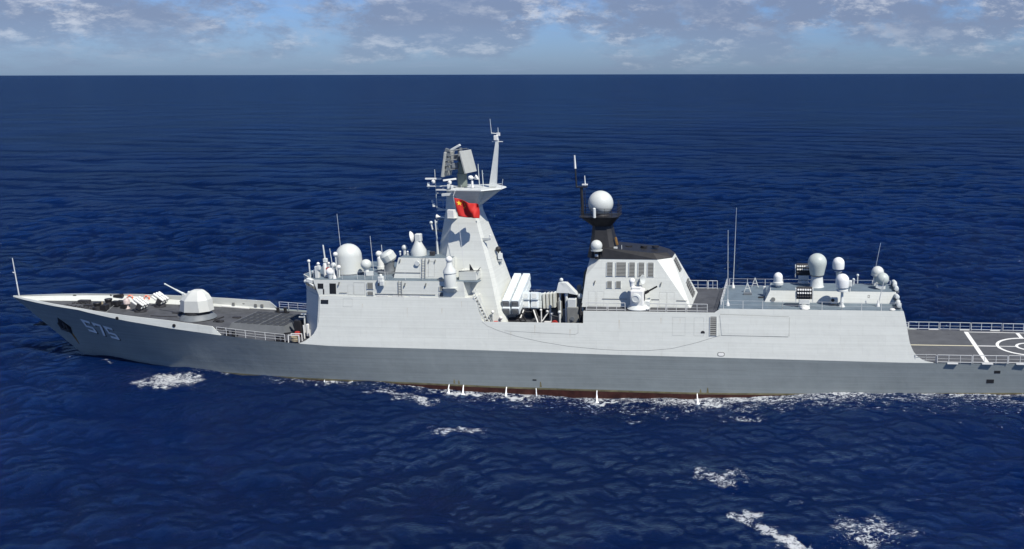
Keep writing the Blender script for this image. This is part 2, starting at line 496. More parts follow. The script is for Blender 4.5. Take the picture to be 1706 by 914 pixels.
xb = list(np.linspace(-11.3, 21.2, 60)) + [21.3, 22.4]
zb_ = [ip(x, XT, ZT) if x <= 21.3 else 0 for x in xb]
for sgn in (-1, 1):
    mb = MB(); rings = []
    for x, zt in zip(xb, zb_):
        zlo = min(zd(x) - 0.1, zk(x))
        z0 = zk(x); zt = max(zt, z0 + 0.02)
        y0 = bk(x); y1 = max(0.03, y0 - 0.10)
        th = min(0.12, y1 * 0.6)
        stem_x = -11.3 + (9.55 - zlo) * 1.12
        ylo = max(0.01, hull_y(x, zlo) - 0.14) if x > stem_x + .3 else 0.01
        if x <= stem_x + .3: zlo = z0 - .02
        ymid = max(0.01, y0 - 0.02 - th)
        ylo = min(ylo, ymid)
        rings.append([(x, sgn * y0, z0), (x, sgn * y1, zt), (x, sgn * (y1 - th), zt), (x, sgn * ymid, z0), (x, sgn * ylo, zlo)])
    mb.loft(rings)
    bw = mb.build('bulwark', PAINT, ship, 25)
    for x, z in ((-4.5 if sgn > 0 else 7.6, None), (17.6 if sgn > 0 else 15.9, None)):
        # mooring openings: dark oval through the plate with a rim
        zc = (zd(x) + ip(x, XT, ZT)) / 2 + (0.12 if sgn > 0 else 0.1)
        m2 = MB(); y = bk(x) - 0.06
        m2.lathe([(0.22, -0.11), (0.22, 0.11)], (x, sgn * y, zc), 14, rx=90, rz=math.degrees(math.atan2(bk(x + 1) - bk(x - 1), 2)) * sgn)
        m2.build('fairlead', BLACK, bw)
    if sgn > 0:                                            # frames, lockers and boxes inside the far bulwark
        for x0, x1 in ((9.5, 12.3), (14.6, 18.6)):
            m2 = MB(); m2.box(((x0 + x1) / 2, bk((x0 + x1) / 2) - 0.45, zd((x0 + x1) / 2) + 0.1), (x1 - x0, 0.3, 0.14), ry=4)
            m2.build('bulwark_ledge', WHITE, bw)
        for x in (19.3, 20.2, 16.2, 13.2):
            m2 = MB(); m2.box((x, bk(x) - 0.24, zd(x) + 0.5), (0.35, 0.12, 0.4)); m2.build('bulwark_locker', GRILLE, bw)

# ship side aft of the foredeck
xs1 = [33.2, 33.5, 34.0, 34.5, 35.0, 35.4, 35.68, 35.75, 35.8]
zs1 = [5.95, 6.05, 6.3, 6.65, 7.1, 7.75, 8.6, 9.6, 11.9]
xs1 += list(np.linspace(37, 55.6, 18)) + [55.8, 56.1, 56.9, 57.2] + list(np.linspace(58, 69.7, 12)) + [69.78, 69.8]
zs1 += [11.9] * 18 + [11.9, 11.25, 9.15, 9.0] + [9.0] * 12 + [9.0, 10.5]
xs1 += list(np.linspace(71, 86.2, 14)) + [86.9] + list(np.linspace(88, 109.3, 20)) + [109.42, 109.62, 109.8, 110.0, 110.2, 110.45, 110.7, 111.0, 111.3, 111.8, 112.3, 113.1]
zs1 += [10.52] * 14 + [11.02] + [11.02] * 20 + [10.98, 10.2, 9.4, 8.3, 7.3, 6.65, 6.15, 5.78, 5.5, 5.2, 5.02, 4.9]
sides = [side_strip('ship_side', xs1, zs1, PAINT, sgn) for sgn in (-1, 1)]


def side_patch(mb, poly, off=0.012, mi=0, sgn=-1, t=0.03):
    return mb.loft([[(x, sgn * (sy(x, z) + off - t), z) for x, z in poly], [(x, sgn * (sy(x, z) + off), z) for x, z in poly]], mi)


def side_line(pts, r=0.022):
    m2 = MB(); m2.tube([(x, -(sy(x, z) + 0.005), z) for x, z in pts], r, n=5); return m2


port_side = sides[0]
# fold lines, recess outlines and shutters on the visible side
curve = [(56.9, 9.0), (57.6, 8.5), (59, 7.95), (61.5, 7.25), (64.5, 6.65), (68, 6.15), (72, 5.85), (75, 5.75), (78, 5.8), (81, 6.1), (84, 6.85), (87.0, 7.8)]
side_line(curve, 0.018).build('weld_seam', GRILLE, port_side)
side_line([(59.8, 7.93), (64.5, 7.75), (68.8, 7.62), (69.15, 7.8), (69.15, 8.85)], 0.016).build('weld_seam', GRILLE, port_side)
def frame_outline(poly, r, name, mat, par):
    side_line(poly + [poly[0]], r).build(name, mat, par)
mb = MB(); side_patch(mb, [(87.15, 7.82), (95.2, 7.78), (95.45, 7.95), (95.45, 10.0), (95.3, 10.15), (86.95, 10.32), (86.9, 10.2)], 0.05, t=0.08)
bay = mb.build('boat_bay_shutter', PAINT, port_side)
side_line([(87.1, 7.8), (95.35, 7.74)], 0.03).build('shutter_seal', GRILLE, bay)
side_line([(95.47, 7.8), (95.47, 10.1)], 0.02).build('shutter_seal', GRILLE, bay)
side_line([(86.95, 10.36), (95.4, 10.17)], 0.02).build('shutter_seal', GRILLE, bay)


def grille(poly_c, w, h, nb, par, off=0.03, vertical=False, fy=None, mat=GRILLE, lean=0.0):
    """louvred opening on a face: poly_c = (x,z) centre; fy(x,z) gives the signed y"""
    m2 = MB(); cx, cz = poly_c
    P = lambda x, z, o: (x + lean * (z - cz), fy(x, z) - o, z)
    c = [(cx - w / 2, cz - h / 2), (cx + w / 2, cz - h / 2), (cx + w / 2, cz + h / 2), (cx - w / 2, cz + h / 2)]
    m2.loft([[P(x, z, -0.02) for x, z in c], [P(x, z, 0.015) for x, z in c]], 1)
    for i in range(nb):
        z0 = cz - h / 2 + h * (i + 0.15) / nb; z1 = z0 + h / nb * 0.62
        m2.loft([[P(cx - w / 2, z0, 0.02), P(cx + w / 2, z0, 0.02), P(cx + w / 2, z1, 0.02), P(cx - w / 2, z1, 0.02)],
                 [P(cx - w / 2, z0, 0.10), P(cx + w / 2, z0, 0.10), P(cx + w / 2, z1, 0.04), P(cx - w / 2, z1, 0.04)]], 0)
    for sx in (-1, 1):
        m2.loft([[P(cx + sx * w / 2 - .03, cz - h / 2, 0.0), P(cx + sx * w / 2 + .03, cz - h / 2, 0.0), P(cx + sx * w / 2 + .03, cz + h / 2, 0.0), P(cx + sx * w / 2 - .03, cz + h / 2, 0.0)],
                 [P(cx + sx * w / 2 - .03, cz - h / 2, 0.11), P(cx + sx * w / 2 + .03, cz - h / 2, 0.11), P(cx + sx * w / 2 + .03, cz + h / 2, 0.11), P(cx + sx * w / 2 - .03, cz + h / 2, 0.11)]], 2)
    return m2.build('louvre_grille', [mat, DARK, TRIM], par)


fside = lambda x, z: -sy(x, z)
grille((86.1, 8.9), 0.85, 2.3, 9, port_side, fy=fside)
mb = MB(); side_patch(mb, [(84.55, 8.0), (85.05, 8.0), (85.05, 8.2), (84.9, 8.3), (84.7, 8.3), (84.55, 8.2)], 0.02); mb.build('side_scuttle', BLACK, port_side)
mb = MB(); cx, cz = 87.1, 5.5
for k, (rx_, rz_, of, mi) in enumerate(((0.46, 0.26, 0.02, 1), (0.36, 0.18, 0.05, 0))):
    side_patch(mb, [(cx + rx_ * (abs(math.cos(a)) ** 0.6) * math.copysign(1, math.cos(a)), cz + rz_ * (abs(math.sin(a)) ** 0.6) * math.copysign(1, math.sin(a))) for a in np.linspace(0, 2 * math.pi, 17)[:-1]], of, mi)
mb.build('side_scuttle', [WHITE, GRILLE], port_side)
for x0, x1, z0, z1 in ((81.0, 82.6, 7.7, 9.9), (83.7, 84.9, 7.7, 9.9)):     # flush doors, seen as hairlines
    side_line([(x0, z0), (x1, z0), (x1, z1), (x0, z1), (x0, z0)], 0.009).build('flush_door', GRILLE, port_side)

STAIN = pmat('rust run', (0.40, 0.36, 0.29), 0.6, var=0.15, scale=3)
for i in range(16):
    x = 37 + i * 4.6 + RNG.uniform(-1.2, 1.2)
    if 95.0 < x or 55.0 < x < 57.5 or 84 < x < 96: continue
    zt = (11.6 if x < 55 else 8.8 if x < 69.5 else 10.2) - RNG.uniform(0, 1.2); L = RNG.uniform(.5, 1.5); w = RNG.uniform(.02, .05)
    mb = MB(); side_patch(mb, [(x - w, zt), (x + w, zt), (x + w * .3, zt - L), (x - w * .2, zt - L)], 0.004)
    mb.build('rust_stain', STAIN, port_side)

# ------------------------------------------------------------------ decks
def deck_sheet(name, xs_, zf, wf, mat, t=0.12):
    mb = MB(); rings = []
    for x in xs_:
        w, z = wf(x), zf(x)
        rings.append([(x, -w, z - t), (x, -w, z), (x, -w * .5, z), (x, 0, z), (x, w * .5, z), (x, w, z), (x, w, z - t)])
    mb.loft(rings, closed=True)
    return mb.build(name, mat, ship, 30)


foredeck = deck_sheet('foredeck', list(np.linspace(-9.9, 37, 60)), zd, lambda x: max(0.02, min(bk(x), hull_y(x, min(zd(x), zk(x)) - .1)) - (0.10 if x < 22.4 else 0.02)), DECK)
mid_deck = deck_sheet('midship_deck', np.linspace(56, 69.9, 8), lambda x: 7.7, lambda x: sy(x, 7.7) - 0.12, DECK)
fun_deck = deck_sheet('funnel_deck', np.linspace(69.83, 86.8, 8), lambda x: 10.50, lambda x: sy(x, 10.5) - 0.1, DECK)
han_roof = deck_sheet('hangar_roof', np.linspace(86.7, 109.4, 12), lambda x: 11.0, lambda x: sy(x, 11.0) - 0.1, ROOF)
fl_deck = deck_sheet('flight_deck', np.linspace(109.2, 130.95, 14), lambda x: zk(x) + 0.03, lambda x: bk(x) - 0.03, FLIGHT)
# bulkheads closing the side plating
def bulkhead(name, x0, x1, z0, z1, mat=PAINT, xo=0.0):
    mb = MB()
    mb.loft([[(x0 + xo, -(sy(x0, z0) - .11), z0), (x1, -(sy(x1, z0) - .11), z0), (x1, sy(x1, z0) - .11, z0), (x0 + xo, sy(x0, z0) - .11, z0)],
             [(x0, -(sy(x0, z1) - .11), z1), (x1, -(sy(x1, z1) - .11), z1), (x1, sy(x1, z1) - .11, z1), (x0, sy(x0, z1) - .11, z1)]])
    return mb.build(name, mat, ship)
bulkhead('funnel_bulkhead', 69.86, 70.1, 5.5, 10.36)
bulkhead('hangar_bulkhead', 86.75, 86.95, 10.4, 10.87)
hang = bulkhead('hangar', 108.9, 109.3, 4.9, 10.86)
mb = MB(); mb.box((109.33, 0.6, 7.2), (0.08, 6.0, 4.4))
mb.build('hangar_door', TRIM, hang)
mb = MB(); mb.box((109.33, -4.4, 6.0), (0.08, 0.9, 2.0)); mb.build('hangar_door', TRIM, hang)

# flight deck markings
def mark(poly, z=None, mat=MARK, name='deck_marking'):
    m2 = MB(); zz = lambda x: zk(x) + 0.036
    m2.loft([[(x, y, zz(x) - 0.02) for x, y in poly], [(x, y, zz(x)) for x, y in poly]])
    return m2.build(name, mat, fl_deck)
def ring_mark(cx, R, r):
    m2 = MB(); N = 64
    vs = []; 
    for i in range(N):
        a = 2 * math.pi * i / N
        for q in (R, r): vs.append((cx + q * math.cos(a), q * math.sin(a), zk(cx + q * math.cos(a)) + 0.037))
    m2.add(vs, [(2 * i, 2 * i + 1, (2 * i + 3) % (2 * N), (2 * i + 2) % (2 * N)) for i in range(N)])
    return m2.build('deck_marking', MARK, fl_deck)
mark([(110.2, -0.14), (119.33, -0.14), (119.33, 0.14), (110.2, 0.14)], mat=CREAM)
mark([(119.92, -0.14), (122.25, -0.14), (122.25, 0.14), (119.92, 0.14)])
mark([(122.75, -0.1), (124.8, -0.1), (124.8, 0.1), (122.75, 0.1)])
mark([(119.35, -7.5), (119.9, -7.5), (119.9, 6.95), (119.35, 6.95)])
mark([(119.92, 6.75), (130.5, 6.6), (130.5, 6.75), (119.92, 6.93)])
mark([(119.92, -7.5), (130.5, -7.3), (130.5, -7.15), (119.92, -7.32)])
mark([(126.2, 4.15), (126.7, 4.15), (126.7, 6.55), (126.2, 6.55)])
mark([(126.2, -7.1), (126.7, -7.1), (126.7, -4.15), (126.2, -4.15)])
ring_mark(126.5, 4.22, 3.82); ring_mark(126.5, 1.78, 1.42)
for x in (115.0, 117.0, 121.0, 123.5):
    mark([(x, 5.4), (x + 0.18, 5.4), (x + 0.18, 5.6), (x, 5.6)], mat=DARK, name='deck_tie_down')

# ------------------------------------------------------------------ bridge block
def mirror(pts): return pts + [(x, -y) for x, y in reversed(pts)]
mb = MB()
mb.loft([[(x, y, 5.5) for x, y in mirror([(56.2, -7.7), (35.2, -7.72), (31.6, -3.0)])],
         [(x, y, 9.0) for x, y in mirror([(56.2, -7.12), (35.5, -7.14), (31.95, -3.0)])],
         [(x, y, 11.86) for x, y in mirror([(55.9, -6.52), (35.62, -6.54), (32.2, -3.0)])]])
bridge = mb.build('superstructure', PAINT, ship, 20)
YU = lambda x, z: -(6.44 - 0.12 * (z - 11.9))            # upper bridge side
mb = MB()
mb.loft([[(x, y, 11.80) for x, y in mirror([(54.6, -6.44), (35.6, -6.44), (32.25, -3.0)])],
         [(x, y, 13.86) for x, y in mirror([(54.4, -6.2), (34.85, -6.2), (31.9, -2.9)])]])
bhouse = mb.build('bridge_house', PAINT, ship, 20)
mb = MB(); mb.loft([[(x, y, 13.82) for x, y in mirror([(54.5, -6.05), (35.0, -6.1), (32.05, -2.86)])],
                    [(x, y, 13.90) for x, y in mirror([(54.5, -6.05), (35.0, -6.1), (32.05, -2.86)])]])
mb.build('bridge_roof', ROOF, ship)


def face_rect(mb, x0, x1, z0, z1, fy, off=0.012, mi=0):
    q = [(x0, z0), (x1, z0), (x1, z1), (x0, z1)]
    mb.loft([[(x, fy(x, z) + 0.03, z) for x, z in q], [(x, fy(x, z) - off, z) for x, z in q]], mi)


for x0, x1, z0, z1, nm in ((35.45, 36.2, 12.75, 13.42, 'window'), (37.0, 37.85, 12.12, 13.45, 'doorway')):
    mb = MB(); face_rect(mb, x0, x1, z0, z1, YU); w = mb.build(nm, GLASS, bhouse)
mb = MB(); face_rect(mb, 36.12, 36.3, 12.05, 12.72, YU); mb.build('vent_slot', DARK, bhouse)
mb = MB(); side_patch(mb, [(35.95, 10.9), (36.95, 10.9), (36.95, 11.42), (35.95, 11.42)], 0.02); mb.build('window', GLASS, port_side)
for ny in (-1, 1):                                         # windows of the faceted front
    for k in range(3):
        f0, f1 = 0.08 + k * 0.31, 0.32 + k * 0.31
        a = Vector((32.1, 3.0 * ny, 12.9)); b = Vector((35.25, 6.34 * ny, 12.9)); up = Vector((-0.06, 0, 0.35))
        n = Vector((-0.74, 0.69 * ny, 0)) * 0.03
        mb = MB(); mb.sheet([a.lerp(b, f0) - up + n, a.lerp(b, f1) - up + n, a.lerp(b, f1) + up + n, a.lerp(b, f0) + up + n], 0.05)
        mb.build('window', GLASS, bhouse)
for k in range(5):
    y0 = -2.6 + k * 1.08
    mb = MB(); mb.sheet([(32.07, y0, 12.55), (32.07, y0 + .85, 12.55), (31.97, y0 + .85, 13.3), (31.97, y0, 13.3)], 0.06); mb.build('window', GLASS, bhouse)
# doors, panels and grilles on the bridge side
def outline(par, x0, x1, z0, z1, fy, r=0.012, name='flush_door', mat=GRILLE):
    m2 = MB(); m2.tube([(x, fy(x, z) - 0.004, z) for x, z in ((x0, z0), (x1, z0), (x1, z1), (x0, z1), (x0, z0))], r, n=4)
    return m2.build(name, mat, par)
outline(bhouse, 40.2, 41.6, 12.05, 13.6, YU); outline(bhouse, 39.4, 40.1, 12.05, 13.3, YU, 0.008)
outline(port_side, 38.9, 40.1, 10.6, 11.6, fside, 0.012)
grille((42.35, 13.2), 0.8, 0.8, 6, bhouse, fy=YU); grille((42.35, 12.25), 0.8, 0.45, 4, bhouse, fy=YU)
grille((51.6, 13.0), 0.55, 0.6, 4, bhouse, fy=YU); grille((51.6, 12.25), 0.55, 0.5, 4, bhouse, fy=YU)
outline(bhouse, 52.1, 52.9, 12.0, 13.4, YU, 0.02, 'side_door', TRIM)
for x0, x1 in ((43.2, 44.7), (45.3, 46.8), (47.5, 48.9)):  # white rail covers along the ledge
    mb = MB(); mb.box(((x0 + x1) / 2, -6.55, 11.98), (x1 - x0, 0.1, 0.13)); mb.build('ledge_rail', WHITE, bhouse)
mb = MB(); mb.tube([(43.0, YU(43, 12.25) - .06, 12.2), (50.8, YU(50, 12.25) - .06, 12.2)], 0.035); mb.build('hand_rail', GRILLE, bhouse)
mb = MB(); mb.tube([(38.3, YU(38, 12.25) - .06, 12.3), (39.3, YU(38, 12.25) - .06, 12.3)], 0.03); mb.build('hand_rail', GRILLE, bhouse)
for x in (38.3, 43.5, 46.9, 49.6):
    mb = MB(); mb.box((x, YU(x, 13.45) - 0.12, 13.45), (0.09, 0.25, 0.42), ry=14); mb.build('roof_bracket', GRILLE, bhouse)


def ladder(x, z0, z1, fy, par, w=0.42):
    m2 = MB()
    for s in (-1, 1): m2.tube([(x + s * w / 2, fy(x, z0) - 0.16, z0), (x + s * w / 2, fy(x, z1) - 0.16, z1)], 0.035, n=5)
    n = int((z1 - z0) / 0.32)
    for i in range(n): z = z0 + 0.2 + i * 0.32; m2.tube([(x - w / 2, fy(x, z) - 0.16, z), (x + w / 2, fy(x, z) - 0.16, z)], 0.025, n=4)
    return m2.build('ladder', GRILLE, par)
ladder(46.3, 11.95, 13.95, YU, bhouse)

# upper deckhouse
YD = lambda x, z: -(4.6 - 0.2 * (z - 13.9))
mb = MB()
mb.loft([[(x, y, 13.86) for x, y in mirror([(52.5, -4.6), (44.75, -4.6)])], [(x, y, 16.45) for x, y in mirror([(52.5, -4.08), (45.35, -4.08)])]])
dh = mb.build('deckhouse', PAINT, ship, 20)
mb = MB(); mb.box((48.9, 0, 16.47), (6.9, 8.0, 0.07)); mb.build('deckhouse_roof', ROOF, dh)
ladder(48.75, 13.95, 16.5, YD, dh)
mb = MB(); mb.tube([(44.95, YD(45, 14.6) - .05, 14.6), (48.3, YD(48, 14.6) - .05, 14.6)], 0.035); mb.build('hand_rail', GRILLE, dh)
for x in (45.6, 49.4, 50.2):
    mb = MB(); mb.box((x, YD(x, 16.1) - 0.1, 16.1), (0.08, 0.2, 0.4), ry=12); mb.build('roof_bracket', GRILLE, dh)
mb = MB(); mb.lathe([(0.32, 0), (0.32, 0.3)], (47.9, YD(48, 15.9) - 0.02, 15.8), 12, rx=90); mb.build('round_hatch', TRIM, dh)
outline(dh, 49.3, 50.1, 14.1, 16.0, YD, 0.012)
outline(dh, 48.2, 49.3, 14.05, 16.4, YD, 0.01)
# low step structure aft of the bridge house, next to the mast
mb = MB(); mb.cbox((54.7, -4.2, 14.45), (2.3, 2.2, 1.1), 0.05); plat = mb.build('signal_platform', PAINT, ship, 20)
mb = MB()
for p in (((53.6, -5.3, 15.05), (56.3, -5.3, 15.2)), ((56.3, -5.3, 15.2), (55.8, -4.2, 15.0)), ((55.9, -5.3, 15.0), (56.5, -5.5, 15.6))): mb.tube(p, 0.05)
mb.build('platform_rail', GRILLE, plat)
mb = MB(); mb.box((55.3, -5.5, 13.82), (2.0, 1.2, 0.1)); mb.build('platform_floor', ROOF, plat)
mb = MB(); mb.loft([[(54.9, -5.0, 15.02), (55.5, -5.0, 15.02), (55.0, -4.6, 15.02)], [(54.9, -4.9, 15.9), (54.96, -4.9, 15.9), (54.92, -4.85, 15.9)]]); mb.build('signal_hood', BLACK, plat)

# stairs each side of the mast foot
def stairs(x0, z0, x1, z1, y, w):
    m2 = MB()
    for s in (-1, 1): m2.sheet([(x0, y + s * w / 2, z0), (x1, y + s * w / 2, z1), (x1 + 0.05, y + s * w / 2, z1 + 0.3), (x0 + .05, y + s * w / 2, z0 + .3)], 0.06)
    n = 10
    for i in range(n):
        f = (i + .5) / n; m2.box((x0 + (x1 - x0) * f, y, z0 + (z1 - z0) * f + .12), (0.26, w, 0.05), mi=1)
    for s in (-1, 1): m2.tube([(x0 + .1, y + s * w / 2, z0 + 1.0), (x1 + .1, y + s * w / 2, z1 + 1.0)], 0.03)
    for f in (0, .33, .66, 1):
        for s in (-1, 1): m2.tube([(x0 + (x1 - x0) * f, y + s * w / 2, z0 + (z1 - z0) * f), (x0 + .1 + (x1 - x0) * f, y + s * w / 2, z0 + (z1 - z0) * f + 1.0)], 0.025)
    return m2.build('stairs', [TRIM, DARK], ship)
stairs(55.75, 11.9, 57.6, 7.75, -6.35, 0.8)
stairs(55.9, 11.9, 57.9, 7.75, 5.6, 0.9)
mb = MB(); mb.sheet([(56.0, 6.6, 7.8), (58.2, 6.6, 7.8), (57.3, 6.4, 10.0), (55.9, 6.3, 12.3)], 0.08); mb.build('stair_screen', PAINT, ship)

# ------------------------------------------------------------------ mast
def mring(z, xf, yf, xn, yn, xa, ya):
    h = [(xf, -yf), (xn, -yn), (xa, -yn), (xa + (yn - ya) * .35, -ya)]
    return [(x, y, z) for x, y in mirror(h)]
mb = MB()
mb.loft([mring(7.75, 49.0, 2.0, 51.0, 4.9, 58.6, 3.6), mring(14.4, 49.25, 1.6, 50.9, 3.45, 57.0, 2.6),
         mring(22.0, 50.65, 0.6, 52.15, 1.9, 54.85, 1.3), mring(25.05, 50.95, 0.5, 52.3, 1.3, 54.6, 0.9)])
mast = mb.build('mast', PAINT, ship, 15)
mb = MB()                                                  # flared head carrying the radar platform
mb.loft([[(53.2, -1.5, 22.9), (55.2, -1.4, 22.9), (55.2, 1.4, 22.9), (53.2, 1.5, 22.9)],
         [(52.4, -3.1, 25.0), (56.2, -3.2, 25.0), (56.2, 3.2, 25.0), (52.4, 3.1, 25.0)]])
mb.loft([[(54.9, -0.9, 22.9), (55.3, -0.7, 22.9), (55.3, 0.7, 22.9), (54.9, 0.9, 22.9)],
         [(55.0, -1.4, 25.0), (58.1, -0.9, 25.0), (58.1, 0.9, 25.0), (55.0, 1.4, 25.0)]])
mb.build('mast_head', PAINT, mast, 20)
mb = MB()
mb.poly_prism(mirror([(58.4, -1.1), (56.4, -3.4), (52.2, -3.3)]), 25.01, mirror([(58.3, -1.0), (56.4, -3.4), (52.2, -3.3)]), 25.13)
for x in (52.4, 53.7, 55.0, 56.2): mb.tube([(x, -2.9, 25.2), (x, -2.9, 25.75)], 0.025)
mb.tube([(54.8, -2.9, 25.75), (56.3, -2.8, 25.75), (58.4, -1.1, 25.7)], 0.03)
mb.tube([(58.4, -1.1, 25.2), (58.6, -1.1, 26.3)], 0.03)
mb.build('radar_platform', TRIM, mast, 20)
# search radar with two back-to-back flat arrays on a turning column
mb = MB(); mb.lathe([(0.62, 25.2), (0.62, 26.9), (0.5, 27.0), (0.5, 28.4)], (52.9, 0, 0), 16)
radar = mb.build('search_radar', GREENG, ship)
mb = MB(); mb.cbox((53.75, 0.0, 28.45), (0.26, 3.1, 2.9), 0.04, ry=-13, rz=-8)
mb.build('radar_panel', RADG, radar)
mb = MB(); mb.cbox((51.1, 0.0, 28.15), (0.26, 2.9, 3.2), 0.04, ry=11, rz=-4)
mb.build('radar_panel', RADG, radar)
mb = MB()
for k in range(5):
    z = 27.4 + k * 0.6
    mb.tube([(51.2, -1.2, z), (52.9, -.3, z + 0.2)], 0.07); mb.tube([(51.3, 1.1, z), (53.5, .8, z + .25)], 0.06); mb.box((51.5, -.9, z + .2), (.5, .5, .3), ry=20)
mb.box((52.6, 0, 29.0), (0.8, 0.8, 0.8), rz=-30); mb.box((52.2, -0.6, 28.0), (0.6, 0.4, 0.6), rz=20); mb.tube([(52.9, 0, 27), (52.8, 0, 30.2)], .3)
mb.build('radar_frame', MIDG, radar)
mb = MB(); mb.cbox((52.15, -0.4, 30.15), (2.0, 0.3, 0.26), 0.05, ry=-28); mb.build('interrogator_bar', TRIM, radar)
# yards, navigation radars and small fittings forward of the mast
mb = MB()
mb.box((50.6, 0, 25.25), (4.6, 0.9, 0.1)); mb.box((50.9, -0.9, 24.85), (2.4, 0.5, 0.14)); mb.box((51.4, -1.2, 24.3), (1.7, 0.5, 0.3), ry=-4)
mb.tube([(49.3, 0, 22.3), (49.3, 0, 27.4)], 0.06, 0.04); mb.tube([(49.3, 0, 24.3), (51.0, 0, 24.3)], 0.06)
mb.tube([(49.3, 0, 22.4), (51.0, 0, 21.9)], 0.1); mb.box((50.2, 0.2, 22.1), (1.6, 0.9, 0.12)); mb.tube([(49.2, 0, 23.4), (50.9, 0, 23.4)], 0.03)
for x in (50.0, 50.5): mb.tube([(x, 0.4, 22.1), (x, 0.4, 23.4)], 0.025)
mb.build('yard', TRIM, mast)
for (x, y, z, L, a, ti) in ((49.15, -0.3, 26.0, 2.1, 3, 0), (51.5, -0.8, 25.95, 1.7, 20, -6)):
    mb = MB(); mb.cbox((x, y, z + 0.22), (L, 0.22, 0.2), 0.04, rz=a, ry=ti); mb.lathe([(0.2, 0), (0.26, .25), (0.12, .45)], (x, y, z - 0.35), 12)
    mb.build('navigation_radar', WHITE, mast)
for (x, y, z, s) in ((48.35, 0, 25.5, .3), (48.35, 0, 25.05, .22), (50.4, -.3, 24.9, .26), (51.4, -1.0, 25.3, .4), (51.9, -1.2, 25.25, .36), (52.4, -1.4, 24.6, .3), (48.9, 0, 22.75, .34), (48.75, 0, 23.2, .22)):
    mb = MB(); mb.cbox((x, y, z), (s, s, s * 1.3), 0.03, rz=20); mb.build('mast_sensor', TRIM, mast)
mb = MB(); mb.lathe([(0.30, 0), (0.26, .08), (0.1, .35), (0.07, 1.1), (0.13, 1.25)], (49.25, -0.2, 21.25), 12, ry=96); mb.build('loud_hailer', WHITE, mast)
mb = MB(); mb.box((50.1, -0.2, 20.85), (1.4, 0.3, 0.12)); mb.build('sensor_arm', MIDG, mast)
mb = MB(); mb.tube([(48.6, -0.2, 19.45), (50.6, -0.2, 19.3)], 0.13); mb.build('sensor_arm', MIDG, mast)
for x in (48.5, 49.2):
    mb = MB(); mb.sphere((x, -0.3, 20.45), 0.22, 10, k=6); mb.tube([(x, -0.3, 20.3), (x + .15, -0.3, 19.5)], 0.09); mb.build('camera_ball', TRIM, mast)
mb = MB(); mb.cbox((52.0, -2.15, 21.9), (0.95, 0.8, 1.15), 0.05, rz=-6); mb.build('equipment_box', WHITE, mast)
mb = MB(); mb.poly_prism([(52.2, -2.6), (51.5, -2.3), (51.3, -1.4), (52.8, -1.9)], 21.3, [(52.4, -2.7), (51.5, -2.6), (51.3, -1.4), (52.8, -1.9)], 21.42); mb.build('sensor_arm', PAINT, mast)
mb = MB(); mb.loft([[(53.9, -1.9, 18.2), (54.6, -1.9, 18.0), (54.6, -1.9, 18.8), (53.9, -1.9, 18.8)], [(57.1, -2.6, 18.65), (57.2, -2.5, 18.65), (57.2, -2.5, 18.85), (57.1, -2.6, 18.85)]])
arm = mb.build('signal_yard', PAINT, mast)
mb = MB(); mb.sphere((57.0, -2.5, 19.2), 0.14, 10, k=6); mb.tube([(57.0, -2.5, 18.8), (57.0, -2.5, 19.2)], 0.09); mb.build('signal_lamp', WHITE, arm)
mb = MB(); mb.tube([(54.6, -1.7, 21.0), (55.3, -2.2, 21.0)], 0.07); mb.build('sensor_arm', TRIM, mast)
mb = MB()                                                  # lattice bracket on the after face, with a black ball
mb.box((57.1, 0.4, 15.4), (1.0, 1.0, 0.1)); 
for a in ((56.3, 14.0, 57.3, 15.4), (56.0, 14.6, 57.5, 16.0), (56.8, 13.6, 57.5, 15.4), (57.5, 15.4, 57.5, 16.1)): mb.tube([(a[0], 0.4, a[1]), (a[2], 0.3, a[3])], 0.07)
br_ = mb.build('after_bracket', TRIM, mast)
mb = MB(); mb.sphere((57.1, 0.3, 16.9), 0.38, 12, k=8); mb.tube([(57.1, .3, 16.0), (57.1, .3, 16.8)], .08); mb.build('signal_ball', BLACK, br_)
mb = MB(); mb.box((57.35, 0.2, 16.0), (0.6, 0.6, 0.7), rz=20); mb.build('equipment_box', TRIM, br_)
# director between the array and the pole mast
mb = MB(); mb.tube([(54.6, -1.2, 25.2), (54.6, -1.2, 26.1)], 0.2, 0.13); mb.sphere((54.45, -1.3, 26.5), 0.34, 12, k=8, sz=.8); mb.lathe([(0.1, -.3), (0.36, 0.12), (0.3, .16)], (55.2, -1.3, 26.5), 12, ry=60); mb.tube([(54.5, -1.3, 26.4), (55.2, -1.3, 26.5)], 0.09)
mb.build('small_director', WHITE, mast)
# raked pole mast
mb = MB(); mb.loft([[(56.9 + a * .42, b * .34, 25.2) for a, b in ((-1, -1), (1, -1), (1, 1), (-1, 1))], [(57.8 + a * .17, b * .16, 31.3) for a, b in ((-1, -1), (1, -1), (1, 1), (-1, 1))]])
pole = mb.build('pole_mast', TRIM, mast)
mb = MB(); mb.cbox((57.65, 0, 31.5), (0.55, 0.5, 0.6), 0.05); mb.box((57.95, 0, 31.95), (0.4, 0.3, 0.4)); mb.tube([(57.1, -.1, 32.1), (57.9, 0, 32.0)], 0.05)
mb.tube([(57.1, -.1, 32.0), (57.0, -.1, 33.9)], 0.035, 0.02); mb.tube([(57.95, 0, 32.1), (57.95, 0, 32.8)], 0.03); mb.tube([(57.1, 0, 31.0), (58.5, 0, 31.0)], 0.05)
mb.build('pole_head', WHITE, pole)
for x, h in ((55.4, 3.0), (55.9, 2.2)):
    mb = MB(); mb.tube([(x, -0.8, 25.2), (x - .05, -0.8, 25.2 + h)], 0.06, 0.04); mb.build('whip_antenna', TRIM, mast)

